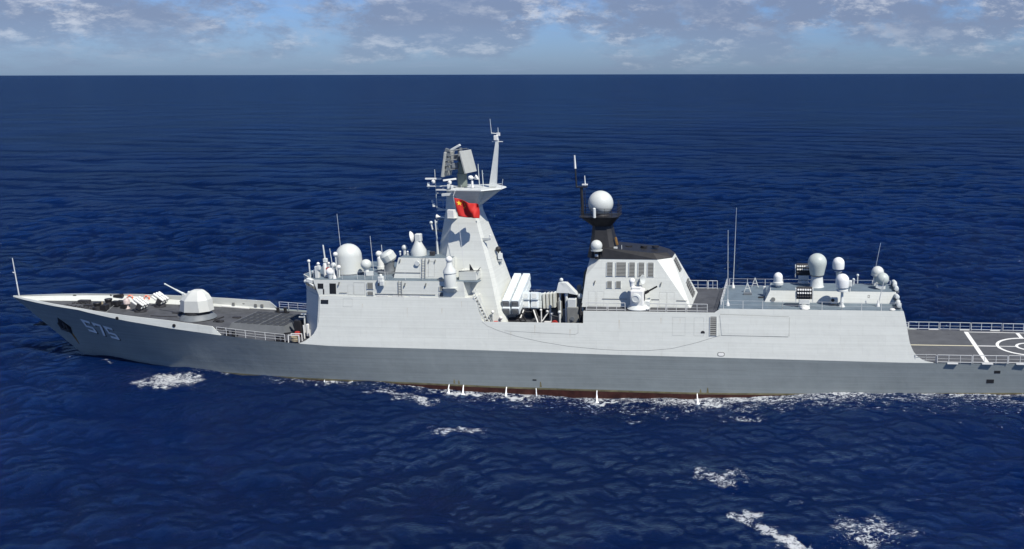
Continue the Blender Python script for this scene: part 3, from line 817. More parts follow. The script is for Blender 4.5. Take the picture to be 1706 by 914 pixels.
# ------------------------------------------------------------------ small builders for roof equipment
def whip(base, top, r=0.045, r2=0.02, insulator=True):
    m2 = MB(); m2.tube([base, Vector(base).lerp(Vector(top), .5), top], r, r2, n=6)
    o = m2.build('whip_antenna', RAILM, ship)
    if insulator:
        m3 = MB(); m3.lathe([(0.24, 0), (0.22, .25), (0.1, .5), (0.08, .8)], base, 12); m3.build('antenna_base', WHITE, o)
    return o


def lollipop(name, base, h, r, mat, pm=TRIM, squash=1.0, stem=0.09):
    """sensor or ball on a stalk"""
    m2 = MB(); m2.sphere((base[0], base[1], base[2] + h), r, 14, k=8, sz=squash); o = m2.build(name, mat, ship)
    m3 = MB(); m3.tube([base, (base[0], base[1], base[2] + h - r * .7 * squash)], stem); m3.build('stalk', pm, o)
    return o


# big domed radome on the bridge roof
RX, RY = 37.75, -1.9
mb = MB(); mb.lathe([(1.72, 14.02), (1.64, 15.6), (1.62, 16.2)] + [(1.62 * math.cos(a), 16.2 + 1.62 * math.sin(a)) for a in np.linspace(0.12, math.pi / 2, 12)], (RX, RY, 0), 36)
r1 = mb.build('radome', DOMEG, ship, label='largest radome, tall domed cylinder on the bridge roof')
mb = MB(); mb.lathe([(1.82, 13.9), (1.82, 14.04)], (RX, RY, 0), 28); mb.build('radome_base', MIDG, r1)
mb = MB(); mb.sphere((40.6, -3.2, 15.35), 0.68, 18, k=10); a = mb.build('radome', DOMEG, ship)
mb = MB(); mb.lathe([(0.3, 13.9), (0.34, 14.8)], (40.6, -3.2, 0), 12); mb.box((41.1, -3.4, 14.2), (0.9, 0.4, 0.5), rz=20); mb.build('radome_base', TRIM, a)
mb = MB(); mb.lathe([(0.42, 14.3), (0.42, 15.3)] + [(0.42 * math.cos(t), 15.3 + .42 * math.sin(t)) for t in np.linspace(.2, 1.57, 6)], (40.7, 1.0, 0), 14); a = mb.build('radome', DOMEW, ship)
mb = MB(); mb.sphere((40.55, 1.0, 15.95), 0.42, 14, k=8); mb.build('radome_cap', DOMEW, a)
mb = MB(); mb.lathe([(0.55, 13.9), (0.5, 14.3)], (40.7, 1.0, 0), 12); mb.build('radome_base', TRIM, a)
# fire control director: drum-shaped canopy on a dark pedestal
mb = MB(); mb.lathe([(0.75, -0.75), (0.95, -.5), (0.95, .3), (0.75, .62), (0.3, .72)], (42.9, -1.6, 16.15), 12, ry=28, rz=-150); fc = mb.build('fire_control_director', DOMEG, ship, 30)
mb = MB(); mb.lathe([(0.75, 14.2), (0.6, 14.9), (0.7, 15.5)], (43.0, -1.6, 0), 14); mb.lathe([(1.1, 13.9), (1.1, 14.15)], (42.6, -1.6, 0), 18); mb.box((44.1, -1.6, 14.8), (0.3, 0.3, 1.1), ry=30); mb.build('director_pedestal', MIDG, fc)
# bridge front cluster
for a in ((34.0, -5.2, 13.9, 2.2, .2, WHITE), (34.9, -4.6, 13.9, 1.75, .2, WHITE), (34.4, -5.0, 13.9, .75, .22, TRIM), (37.0, -4.0, 13.9, 2.9, .3, WHITE), (36.8, -4.4, 13.9, 1.55, .34, TRIM), (37.6, -4.6, 13.9, 1.35, .27, WHITE), (36.0, -4.0, 13.9, 1.7, .17, WHITE)):
    lollipop('signal_sensor', a[:3], a[3], a[4], a[5])
mb = MB(); mb.sphere((36.75, -5.3, 14.75), 0.52, 16, k=10); a = mb.build('radome', DOMEW, ship); mb = MB(); mb.lathe([(0.3, 13.9), (0.4, 14.4)], (36.75, -5.3, 0), 12); mb.build('radome_base', TRIM, a)
mb = MB(); mb.cbox((35.0, -5.2, 14.7), (0.5, 0.5, 1.5), .06); mb.cbox((35.3, -5.3, 15.3), (0.4, 0.4, 0.5), .05); mb.build('searchlight_post', TRIM, ship)
mb = MB(); mb.lathe([(0.24, 13.9), (0.27, 15.5), (0.2, 15.7)], (35.75, -4.5, 0), 12); mb.build('equipment_post', WHITE, ship)
mb = MB(); mb.tube([(35.6, -4.0, 15.5), (35.45, -4.0, 18.0)], 0.1, 0.09); mb.cbox((35.6, -4, 16.0), (.5, .4, .5), .05); mb.build('stub_antenna', TRIM, ship)
mb = MB(); mb.cbox((36.0, -4.5, 14.75), (0.5, 0.4, 0.8), .05); mb.build('fire_locker', REDP, ship)
mb = MB(); mb.cbox((34.3, -5.9, 13.75), (0.9, 0.5, 0.5), .1, ry=15); mb.sphere((33.6, -5.7, 13.55), .24, 12, k=7); mb.tube([(34.0, -5.9, 13.5), (34.9, -6.3, 13.1)], .13); mb.build('bridge_wing_light', TRIM, ship)
mb = MB(); mb.cbox((34.4, -4.4, 14.1), (1.0, .6, .45), .06); mb.build('equipment_post', GRILLE, ship)
whip((37.3, -5.4, 13.9), (37.0, -5.4, 17.8), .06, .04)
whip((36.4, -1.0, 13.9), (36.2, -1.0, 21.6), .035, .02, False); whip((40.0, 0.2, 13.9), (39.9, 0.2, 18.5), .035, .025, False); whip((37.6, -5.0, 13.9), (37.5, -5.0, 16.4), .04, .03, False)
whip((40.3, 2.6, 13.9), (40.3, 2.6, 16.9), .05, .04, False); whip((44.0, -5.4, 13.9), (44.0, -5.4, 15.3), .035, .03, False); whip((41.4, -5.6, 13.9), (41.4, -5.6, 15.0), .035, .03, False)
mb = MB(); mb.cbox((43.9, -6.5, 14.1), (0.7, 0.6, 0.8), .08); mb.cbox((44.1, -6.7, 13.7), (0.5, .5, .6), .05); mb.sphere((43.9, -6.5, 14.6), .22, 10, k=6); mb.build('navigation_light', TRIM, ship)
# upper deckhouse equipment
lollipop('signal_sensor', (45.5, -2.3, 16.5), 0.95, 0.36, DOMEG, stem=.2)
for x in (45.0, 46.0): lollipop('signal_sensor', (x, -2.6, 16.5), 0.45, 0.14, TRIM)
mb = MB(); mb.lathe([(0.98, 16.5), (0.98, 17.2), (0.5, 18.1), (0.42, 18.4)], (47.4, -2.4, 0), 20); td = mb.build('tracking_radar', DOMEG, ship, 30)
mb = MB(); mb.cbox((47.5, -2.4, 18.85), (0.75, .8, .95), .08); mb.build('tracker_head', TRIM, td)
mb = MB(); mb.lathe([(0.06, 0.0), (0.5, .12), (0.74, .34), (0.7, .36), (0.45, .18), (0.05, 0.06)], (46.95, -2.5, 19.0), 20, ry=-100, rz=8); mb.build('dish', WHITE, td)
whip((46.6, 0.5, 16.5), (46.6, .5, 18.6), .035, .03, False)
mb = MB(); mb.tube([(49.6, -1.5, 16.5), (49.6, -1.5, 18.2)], .17, .15); mb.tube([(49.6, -1.5, 18.2), (49.5, -1.5, 21.0)], .09, .08); mb.build('stub_antenna', TRIM, ship)
mb = MB(); mb.cbox((49.3, -2.6, 16.8), (.6, .5, .5), .05); mb.build('equipment_box', DARK, ship)
# port director on its sponson
mb = MB(); mb.lathe([(0.72, 13.2), (0.78, 14.9), (0.7, 15.05)], (52.8, -6.35, 0), 16); sp = mb.build('sponson_director', DOMEG, ship, 30)
mb = MB(); mb.lathe([(0.85, 15.05), (0.8, 15.35), (0.42, 15.9), (0.32, 16.4)], (52.8, -6.35, 0), 12); mb.build('director_pedestal', TRIM, sp)
mb = MB(); mb.sphere((52.8, -6.35, 16.75), .42, 14, k=8); mb.build('director_ball', DOMEW, sp)
mb = MB(); mb.poly_prism([(51.9, -6.2), (53.7, -6.2), (53.3, -6.7), (52.3, -6.7)], 12.6, [(51.9, -6.0), (53.7, -6.0), (53.6, -7.1), (52.0, -7.1)], 13.2); mb.build('sponson_bracket', PAINT, sp)

# ------------------------------------------------------------------ midship missile deck
def canister(mb_parent, y0, z0, y1, z1, x, w, h, endm, ribs=5):
    """square tube from (y0,z0) near end to (y1,z1) far end; z is the underside"""
    m2 = MB(); d = Vector((0, y1 - y0, z1 - z0)); L = d.length; u = d.normalized(); up = Vector((0, -u.z, u.y))
    c0 = Vector((x, y0, z0))
    def ring(t, g, k=0.07):
        c = c0 + u * t; a, b = w / 2 + g, h / 2 + g
        q = [(-a + k, -b), (a - k, -b), (a, -b + k), (a, b - k), (a - k, b), (-a + k, b), (-a, b - k), (-a, -b + k)]
        return [c + Vector((p, 0, 0)) + up * (r + h / 2) for p, r in q]
    m2.loft([ring(0.0, 0), ring(L, 0)])
    for i in range(ribs):
        t = L * (i + .12) / (ribs - .2); m2.loft([ring(t, .035), ring(t + .12, .035)])
    o = m2.build('missile_canister', MISSW, mb_parent, 25)
    m3 = MB(); m3.loft([ring(-0.05, -.06), ring(0.02, -.06)]); m3.loft([ring(-0.09, -.2, .05), ring(-.04, -.16, .05)], 1); m3.build('canister_cover', endm, o)
    return o


def trestle(name, x, y0, y1, zt, legs):
    m2 = MB()
    for a, b in legs: m2.tube([a, b], 0.085)
    return m2.build(name, DARK, ship)


l1 = trestle('missile_launcher', 0, 0, 0, 0, [((58.2, -3.4, 9.15), (58.0, -2.6, 7.7)), ((60.9, -3.2, 9.15), (61.2, -2.4, 7.7)), ((58.2, -3.2, 9.2), (59.6, -2.2, 7.7)), ((60.9, -3.2, 9.2), (59.6, -2.2, 7.7)), ((58.2, 1.5, 11), (58.0, 1.5, 7.7)), ((61, 1.5, 11), (61, 1.5, 7.7)), ((58.2, -1, 10), (58.2, 1.5, 7.7)), ((61, -1, 10), (61, 1.5, 7.7)), ((57.2, -2.5, 8.25), (61.2, -2.5, 8.25)), ((57.2, -2.5, 7.85), (61.2, -2.5, 7.85))])
l1['label'] = 'quadruple missile launcher aimed to starboard, white tubes sloping up and away'
G2 = [[MISSG, GRILLE], [MISSW, TRIM]]
for x in (58.98, 60.18):
    for k in range(2): canister(l1, -3.5, 9.05 + k * 1.0, 2.6, 11.4 + k * 1.0, x, 0.98, 0.94, G2[0])
l2 = trestle('missile_launcher', 0, 0, 0, 0, [((60.6, -1.3, 9.3), (60.2, -1.6, 7.7)), ((61.0, -1.3, 9.3), (60.2, -1.9, 7.7)), ((62.1, -1.3, 9.3), (62.9, -1.9, 7.7)), ((60.5, -1.5, 8.9), (62.4, -1.5, 8.9)), ((60.6, 3.5, 7.7), (62.3, 3.5, 7.7)), ((60.8, 0.5, 8.4), (62.2, .5, 7.7))])
l2['label'] = 'quadruple missile launcher facing port with white square covers toward the viewer'
for x in (60.95, 62.12):
    for k in range(2): canister(l2, -1.5, 9.45 + k * 1.08, 4.6, 7.75 + k * 1.08, x, 1.0, 1.02, G2[1])
for x0, x1 in ((60.2, 60.7), (62.8, 62.0)):               # white A-legs under the second launcher
    mb = MB(); mb.tube([(x1, -1.6, 9.2), (x0, -2.6, 7.7)], .09); mb.build('launcher_leg', WHITE, l2)
mb = MB(); mb.tube([(63.2, -2.4, 7.7), (63.25, -2.4, 9.3)], .08); mb.tube([(63.3, -2.4, 7.9), (64.2, -2.0, 9.2)], .08); mb.sphere((63.2, -2.4, 9.4), .17, 10, k=6); mb.sphere((64.0, -2.2, 9.2), .18, 10, k=6); mb.sphere((64.5, -1.9, 8.8), .2, 10, k=6); mb.tube([(64.4, -1.9, 7.7), (64.5, -1.9, 8.8)], .06); mb.build('valve_stand', WHITE, ship)
mb = MB(); mb.cbox((58.8, -2.4, 7.98), (3.2, 1.4, 0.5), .06); mb.build('launcher_plinth', DARK, ship)
mb = MB()
for i in range(4):
    x = 62.95 + i * 0.42
    mb.cbox((x, .6 + i * .2, 10.0), (0.3, 1.0, 2.0), .05)
mb.build('canister_rack', PAINT, ship)
# crane post, cabinets and other gear near the funnel
mb = MB(); mb.tube([(66.75, -3.2, 7.7), (66.85, -3.2, 12.1)], 0.2); mb.tube([(65.9, -3.0, 7.7), (65.95, -3.0, 12.0)], 0.09)
cr = mb.build('boat_crane', TRIM, ship)
mb = MB(); mb.loft([[(65.6, -3.6, 12.0), (67.3, -3.6, 12.0), (67.3, -2.4, 12.0), (65.6, -2.4, 12.0)], [(65.9, -3.4, 13.3), (66.7, -3.4, 13.3), (66.7, -2.6, 13.3), (65.9, -2.6, 13.3)]])
mb.loft([[(66.3, -3.45, 13.28), (66.9, -3.45, 13.25), (66.9, -2.5, 13.25), (66.3, -2.5, 13.28)], [(67.2, -3.55, 11.95), (68.3, -3.55, 11.75), (68.3, -2.4, 11.75), (67.2, -2.4, 11.95)]])
mb.build('crane_head', TRIM, cr)
mb = MB(); mb.sphere((66.2, -3, 13.6), .25, 10, k=6); mb.sphere((68.6, -3.1, 11.5), .36, 12, k=7); mb.build('crane_lamp', TRIM, cr)
mb = MB(); mb.cbox((67.75, -3.4, 8.95), (1.5, 1.2, 2.5), .06); cab = mb.build('machinery_cabinet', GRILLE, ship)
mb = MB(); mb.cbox((67.6, -3.3, 10.7), (1.1, .9, 1.1), .06); mb.build('cabinet_top', TRIM, cab)
mb = MB(); mb.lathe([(.3, 0), (.3, .1)], (67.7, -4.0, 8.7), 12, rx=90); mb.build('cabinet_wheel', MIDG, cab)
for a, m_ in (((64.5, 3.0, 9.2, .9, 1.0, 3.0), DARK), ((65.6, 3.4, 9.0, .8, 1.0, 2.6), BLACK), ((65.2, -.2, 8.9, .5, .5, 2.4), GRILLE), ((68.9, -1.5, 9.0, .7, .8, 2.6), MIDG), ((69.2, -4.5, 8.6, .6, .8, 1.8), ROOF), ((68.6, 2.0, 9.6, 1.8, 1.8, 3.8), MIDG), ((64.9, 1.0, 9.0, .25, .25, 2.6), WHITE), ((63.8, 5.6, 8.6, 6, .3, 1.6), GRILLE), ((66.9, .6, 9.4, .9, .9, 3.4), DARK), ((67.9, -.4, 10.2, .5, .5, 4.4), GRILLE), ((69.3, 2.6, 9.2, .9, 1.2, 3.0), DARK), ((69.1, -2.8, 8.6, .4, .9, 1.8), TRIM), ((66.2, -1.2, 8.5, .7, .6, 1.6), GRILLE), ((63.4, .2, 8.2, .5, .5, 1.0), DARK)):
    mb = MB(); mb.cbox(a[:3], a[3:], .05); mb.build('deck_locker', m_, ship)
mb = MB(); mb.lathe([(.55, 0), (.62, .5), (.62, 2.0), (.4, 2.5)], (68.3, 2.6, 11.4), 14, ry=8); mb.tube([(68.3, 2.6, 7.7), (68.3, 2.6, 11.6)], .3); mb.tube([(69.0, 2.3, 12), (69.0, 2.3, 14.6)], .16); mb.build('covered_director', OLIVE, ship)
mb = MB(); mb.lathe([(.38, -.1), (.38, .1)], (65.5, -4.6, 8.2), 16, rx=90); mb.lathe([(.42, -.14), (.42, -.1)], (65.5, -4.6, 8.2), 16, rx=90); mb.build('hose_reel', REDP, ship)
mb = MB(); mb.box((64.6, -4.6, 8.35), (.8, .3, .25)); mb.tube([(64.6, -4.6, 7.7), (64.6, -4.6, 8.3)], .06); mb.build('valve_stand', WHITE, ship)
for a in ((64.2, -1.4, 9.6), (65.9, -3.4, 9.4), (69.0, -3.6, 10.6)):
    lollipop('vent_head', (a[0], a[1], 7.7), a[2] - 7.7, .24, TRIM, stem=.12)
mb = MB(); mb.tube([(69.1, -5.5, 7.7), (69.1, -5.5, 10.2), (69.3, -5.5, 11.2)], .1); mb.cbox((69.2, -5.2, 9.2), (.35, .35, 1.6), .04); mb.build('valve_stand', DARK, ship)
# gear at the foot of the mast
mb = MB(); mb.cbox((58.0, -5.2, 8.2), (.5, .4, .7), .04); mb.build('fire_locker', REDP, ship)
for x, y, h in ((57.6, -5.0, 2.0), (57.9, -3.2, 3.0), (58.6, -4.8, 1.2)): lollipop('vent_head', (x, y, 7.7), h, .22, WHITE, stem=.1)
mb = MB(); mb.cbox((58.4, -3.0, 9.6), (.35, .3, .5), .04); mb.build('fire_locker', REDP, ship)

# ------------------------------------------------------------------ funnel
def fr(z, x0, x1, y, ch, fc=0.05):
    return [(a, b, z) for a, b in mirror([(x1, -(y - ch)), (x1 - ch * 1.15, -y), (x0 + fc, -y), (x0, -(y - fc))])]
mb = MB(); mb.loft([fr(10.45, 69.0, 83.1, 4.55, 0.12, .05), fr(14.3, 69.48, 81.33, 3.58, 1.01, .06), fr(16.42, 69.75, 80.35, 3.05, 1.5, 1.6)])
funnel = mb.build('funnel', PAINT, ship, 12)
FY = lambda x, z: -(4.55 - (z - 10.45) * 0.2513)
mb = MB(); mb.loft([fr(16.42, 69.7, 80.42, 3.1, 1.52, 1.62), [(a, b, 17.95 - (a - 69.9) * .095) for a, b, c_ in fr(17.25, 69.9, 79.7, 2.7, 1.4, 1.5)]]); mb.build('funnel_cap', BLACK, funnel, 12)
for x in (74.5, 76.5, 78.0):
    mb = MB(); mb.lathe([(.45, 17.2), (.45, 17.42), (.36, 17.42)], (x, 0.2, .2), 16); mb.build('exhaust_pipe', BLACK, funnel)
mb = MB(); mb.box((73.2, -2.2, 17.7), (.45, .3, .25)); mb.build('deck_lamp', TRIM, funnel); mb = MB(); mb.tube([(74.0, -2.3, 17.4), (74.0, -2.3, 18.1)], .04); mb.build('stub_antenna', TRIM, funnel)
for x, w in ((72.6, .78), (74.05, 1.3), (75.45, .78), (76.65, .78), (77.85, .78)): grille((x, 15.15), w, 1.72, 10, funnel, fy=FY)
for x in (72.6, 73.75): grille((x, 13.25), .66, .85, 6, funnel, fy=FY)
for x0, x1 in ((69.9, 70.8), (71.0, 71.9), (79.0, 79.9), (80.0, 80.9)): outline(funnel, x0, x1, 10.6, 12.4, FY, .01)
mb = MB(); mb.tube([(71.7, FY(71, 11.5) - .06, 11.5), (74.9, FY(74, 11.5) - .06, 11.5)], .035); mb.build('hand_rail', GRILLE, funnel)
mb = MB(); mb.tube([(78.0, FY(78, 11.5) - .06, 11.5), (79.0, FY(79, 11.5) - .06, 11.5)], .035); mb.build('hand_rail', GRILLE, funnel)
mb = MB(); mb.tube([(81.2, FY(81, 11.4) - .06, 11.4), (82.6, FY(82, 11.4) - .06, 11.4)], .035); mb.build('hand_rail', GRILLE, funnel)
for x, z in ((70.7, 13.5), (79.2, 13.4)):
    mb = MB(); mb.box((x, FY(x, z) - .1, z), (.1, .2, .5), ry=15); mb.build('roof_bracket', GRILLE, funnel)
# shutters on the sloping after face
AX = lambda z: 83.1 - (z - 10.45) * (83.1 - 80.35) / 5.97
for z0, z1, y0, y1, nm in ((14.4, 16.0, -1.2, .9, 'after_louvre'), (12.6, 13.8, -1.0, .6, 'after_door'), (10.9, 12.9, -.6, 2.4, 'after_louvre')):
    nb = 6 if nm == 'after_louvre' else 1
    mb = MB(); mb.sheet([(AX(z0) + .02, y0, z0), (AX(z0) + .02, y1, z0), (AX(z1) + .02, y1, z1), (AX(z1) + .02, y0, z1)], .06, 1)
    if nb > 1:
        for i in range(nb):
            z = z0 + (z1 - z0) * (i + .5) / nb; mb.box((AX(z) + .08, (y0 + y1) / 2, z), (.1, y1 - y0 - .1, (z1 - z0) / nb * .5))
        for i in range(3): y = y0 + (y1 - y0) * (i + 1) / 4; mb.sheet([(AX(z0) + .1, y - .04, z0), (AX(z0) + .1, y + .04, z0), (AX(z1) + .1, y + .04, z1), (AX(z1) + .1, y - .04, z1)], .05)
        mb.build(nm, [GRILLE, DARK], funnel)
    else: mb.build(nm, [TRIM, TRIM], funnel)
# black tower at the fore end of the funnel
def tr(z, x0, x1, y, k): return [(a, b, z) for a, b in mirror([(x1, -(y - k)), (x1 - k, -y), (x0 + k, -y), (x0, -(y - k))])]
mb = MB(); mb.loft([tr(16.4, 69.45, 73.3, 2.6, .6), tr(19.0, 69.9, 72.6, 1.6, .5), tr(20.3, 70.0, 72.4, 1.3, .45), tr(21.4, 68.8, 73.3, 2.2, .6), tr(21.6, 68.4, 73.5, 2.3, .6)])
tower = mb.build('radome_tower', BLACK, ship, 20)
mb = MB()
pl = tr(21.6, 68.6, 73.4, 2.2, .6)
for i in range(len(pl)):
    a, b = Vector(pl[i]), Vector(pl[(i + 1) % len(pl)])
    for h in (.4, .75, 1.1): mb.tube([a + Vector((0, 0, h)), b + Vector((0, 0, h))], .025, n=4)
    n_ = max(1, int((b - a).length / .8))
    for k in range(n_): p = a.lerp(b, k / n_); mb.tube([p, p + Vector((0, 0, 1.1))], .03, n=4)
for y in (-.5, 0, .5): mb.tube([(73.4, y, 21.6), (73.3, y, 23.6)], .03, n=4)
mb.build('tower_rail', BLACK, tower)
mb = MB(); mb.sphere((71.0, 0, 23.15), 1.62, 32, -52, 90, 18); rd = mb.build('radome', DOMEG, tower); rd['label'] = 'white ball radome on top of the black funnel tower'
mb = MB(); mb.lathe([(1.1, 21.6), (1.0, 21.95)], (71.0, 0, 0), 20); mb.build('radome_skirt', DARK, tower)
mb = MB(); mb.lathe([(.2, 21.6), (.2, 22.75), (.12, 22.85)], (70.6, -2.35, 0), 12); mb.build('lamp_column', TRIM, tower)
mb = MB(); mb.sphere((70.9, -3.0, 18.1), .74, 20, -40, 90, 12); rd2 = mb.build('radome', DOMEG, tower)
mb = MB(); mb.lathe([(.74, 17.45), (.76, 17.62)], (70.9, -3.0, 0), 18); mb.build('radome_skirt', DOMEG, tower)
mb = MB(); mb.lathe([(.3, 16.4), (.36, 17.4)], (70.9, -2.9, 0), 12); mb.box((70.9, -3.1, 16.9), (.4, .3, .3), mi=1); mb.tube([(71.6, -3, 16.5), (71.6, -3, 17.6)], .05); mb.build('radome_pedestal', [BLACK, TRIM], tower)
mb = MB(); mb.tube([(68.6, 0, 21.4), (68.55, 0, 25.2)], .22, .2); mb.box((68.6, 0, 25.25), (1.4, .6, .14)); mb.tube([(67.9, 0, 25.3), (67.82, 0, 27.6)], .1, .09); mb.tube([(69.0, -.1, 21.9), (69.0, -.1, 24.9)], .04)
post = mb.build('antenna_post', BLACK, tower)
mb = MB(); mb.tube([(67.82, 0, 27.6), (67.77, 0, 29.3)], .14, .09); mb.build('stub_antenna', WHITE, post)
mb = MB(); mb.tube([(69.05, 0, 25.35), (69.0, 0, 26.7)], .09, .05); mb.box((69.0, 0, 25.55), (.7, .3, .16)); mb.build('stub_antenna', WHITE, post)
mb = MB(); mb.box((73.15, -1.2, 18.4), (.18, .5, 1.0), ry=-12); mb.build('tower_panel', RUST, tower)
for x in (77.6, 79.0): whip((x - 1.5, 2.0, 17.2), (x - 1.0, 2.0, 21.5), .008, .005, False).data.materials[0] = BLACK

# ------------------------------------------------------------------ guns, launchers
def gun_turret():
    def oc(z, sx0, sx1, y, k): return [(a, b, z) for a, b in mirror([(sx1, -(y - k * .75)), (sx1 - k * .7, -y), (sx0 + k, -y), (sx0, -(y - k * .8))])]
    m2 = MB(); m2.loft([oc(8.05, 12.75, 17.0, 1.5, 1.25), oc(9.6, 13.05, 16.85, 1.46, 1.15), oc(10.3, 13.75, 16.5, 1.1, .8), oc(10.72, 14.3, 16.1, .75, .5), oc(10.9, 14.7, 15.8, .45, .25)])
    t = m2.build('gun_turret', pmat('pale turret paint', (0.52, 0.53, 0.505), .5, var=.05), ship, 15)
    m2 = MB(); d = Vector((-2.9, 0, 1.58)).normalized(); a = Vector((13.7, 0, 10.05))
    m2.tube([a - d * .6, a + d * .8], .2, .17, 10); m2.tube([a + d * .8, a + d * 1.7], .14, .12, 10); m2.tube([a + d * 1.7, a + d * 3.2], .09, .075, 10); m2.tube([a + d * 3.2, a + d * 3.4], .1, .1, 10)
    m2.build('gun_barrel', TRIM, t)
    m2 = MB(); m2.lathe([(1.55, 7.5), (1.55, 8.02)], (14.9, 0, 0), 28); m2.build('turret_ring', DARK, t)
    m2 = MB(); m2.lathe([(2.35, 6.95), (2.3, 7.1), (1.8, 7.6), (1.5, 7.62)], (14.9, 0, 0), 32); m2.build('turret_base', MIDG, t)
    m2 = MB(); m2.sphere((14.3, -.4, 10.6), .2, 10, k=6); m2.box((13.6, -.5, 10.35), (.3, .2, .3)); m2.build('gun_sight', TRIM, t)
gun_turret()


def rocket_launcher(x, y):
    m2 = MB(); z = zd(x)
    m2.lathe([(.75, z), (.7, z + .35), (.4, z + .45)], (x, y, 0), 14); m2.box((x + .35, y, z + .85), (.7, 1.5, .8), ry=30)
    o = m2.build('rocket_launcher', DARK, ship)
    d = Vector((-0.80, 0, 0.60)); up = Vector((0.60, 0, 0.80)); c = Vector((x + .1, y, z + 1.15))
    for r in range(2):
        for k in range(3):
            p = c + Vector((0, (k - 1) * .56, 0)) + up * (r * .46 - .1)
            m3 = MB(); m3.tube([p - d * .8, p - d * .02], .165, .165, 12); m3.tube([p + d * .1, p + d * .85], .165, .165, 12); m3.tube([p - d * .05, p + d * .12], .11, .11, 8); m3.build('launch_tube', WHITE, o)
    return o
rocket_launcher(6.5, 0.4); rocket_launcher(7.2, 3.6)

# vertical launcher block with its rows of hatches
mb = MB()
def vz(x): return zd(x)
P0, P1 = (21.6, 28.9), (-3.5, 2.9)
mb.loft([[(21.2, -3.6, vz(21.2) - .1), (29.2, -3.6, vz(29.2) - .1), (29.2, 3.2, vz(29.2) - .1), (21.2, 3.2, vz(21.2) - .1)],
         [(21.6, -3.2, vz(21.6) + .72), (28.8, -3.2, vz(28.8) + .9), (28.8, 2.9, vz(28.8) + .9), (21.6, 2.9, vz(21.6) + .72)]])
vls = mb.build('vertical_launcher', pmat('launcher deck grey', (.105, .113, .122), .7, var=.15), ship, 20)
ztop = lambda x: ip(x, [21.6, 28.8], [vz(21.6) + .72, vz(28.8) + .9])
h0 = None
for i in range(8):
    for j in range(4):
        x = 22.2 + i * .86 + (.12 if i > 3 else 0); y = -2.45 + j * 1.55
        if h0 is None:
            m2 = MB(); m2.cbox((0, 0, 0.03), (.7, 1.3, .08), .03); h0 = m2.build('launch_hatch', pmat('hatch grey', (.034, .037, .042), .7, var=.2), vls)
            h0.location = (x, y, ztop(x)); h0.rotation_euler = (0, rad(3.3), 0)
        else:
            c = h0.copy(); COL.objects.link(c); c.parent = vls; c.location = (x, y, ztop(x))

# close-in gun on the funnel deck
def close_in_gun(x, y, z):
    m2 = MB(); m2.cbox((x, y, z + 1.55), (1.75, 1.7, 2.0), .16); m2.cbox((x - .1, y, z + 2.7), (1.3, 1.2, .45), .1)
    o = m2.build('close_in_gun', WHITE, ship, 20)
    m2 = MB(); m2.lathe([(1.45, z), (1.5, z + .12), (1.1, z + .5), (.9, z + .56)], (x + .1, y, 0), 28); m2.build('gun_base', TRIM, o)
    m2 = MB(); m2.lathe([(.62, 0), (.62, .28), (.4, .36), (.38, .3)], (x - .1, y - .82, z + 1.5), 22, rx=90); m2.build('ammunition_drum', TRIM, o)
    m2 = MB(); m2.sphere((x - .65, y - .1, z + 3.55), .4, 14, k=8); m2.lathe([(.3, 2.85), (.34, 3.4)], (x - .65, y - .1, z), 12); m2.build('sight_ball', DOMEW, o)
    m2 = MB(); m2.lathe([(.05, 0.0), (.45, .12), (.62, .3), (.58, .32), (.05, .05)], (x + .45, y - .1, z + 3.75), 18, ry=85, rz=-25); m2.box((x + .1, y, z + 3.7), (.6, .4, .45)); m2.tube([(x, y, z + 2.9), (x + .15, y, z + 3.7)], .2); m2.build('tracking_dish', DOMEG, o)
    m2 = MB(); d = Vector((.83, 0, .47))
    a = Vector((x + .9, y, z + 2.0)); m2.tube([a, a + d * .6], .2, .18, 10); m2.tube([a + d * .5, a + d * 1.9], .11, .11, 10); m2.build('gun_barrel', BLACK, o)
    m2 = MB(); m2.box((x + .92, y - .4, z + 1.6), (.1, .3, .9)); m2.build('barrel_slot', DARK, o)
    m2 = MB(); m2.cbox((x + 1.15, y + .2, z + .75), (.7, .9, .6), .08); m2.build('cooling_box', TRIM, o)
    return o
close_in_gun(76.4, -5.2, 10.5)
close_in_gun(76.4, 5.6, 10.5)

# ------------------------------------------------------------------ hangar roof
YB = lambda x, z: -(2.75 - (z - 11.0) * .35)
mb = MB(); mb.loft([[(x, y, 10.98) for x, y in mirror([(109.1, -2.75), (92.3, -2.75)])], [(x, y, 12.4) for x, y in mirror([(108.9, -2.25), (93.0, -2.25)])]])
blk = mb.build('roof_block', PAINT, ship, 20)
mb = MB(); mb.loft([[(x, y, 12.38) for x, y in mirror([(108.8, -2.2), (93.1, -2.2)])], [(x, y, 12.44) for x, y in mirror([(108.8, -2.2), (93.1, -2.2)])]])
mb.build('block_roof', ROOF, blk)
mb = MB(); mb.lathe([(.28, 0), (.28, .06)], (93.4, YB(93, 11.3) - .1, 11.35), 14, rx=90); mb.build('round_hatch', GRILLE, blk)
outline(blk, 105.4, 105.6, 11.7, 12.0, YB, .03, 'roof_bracket', GRILLE)


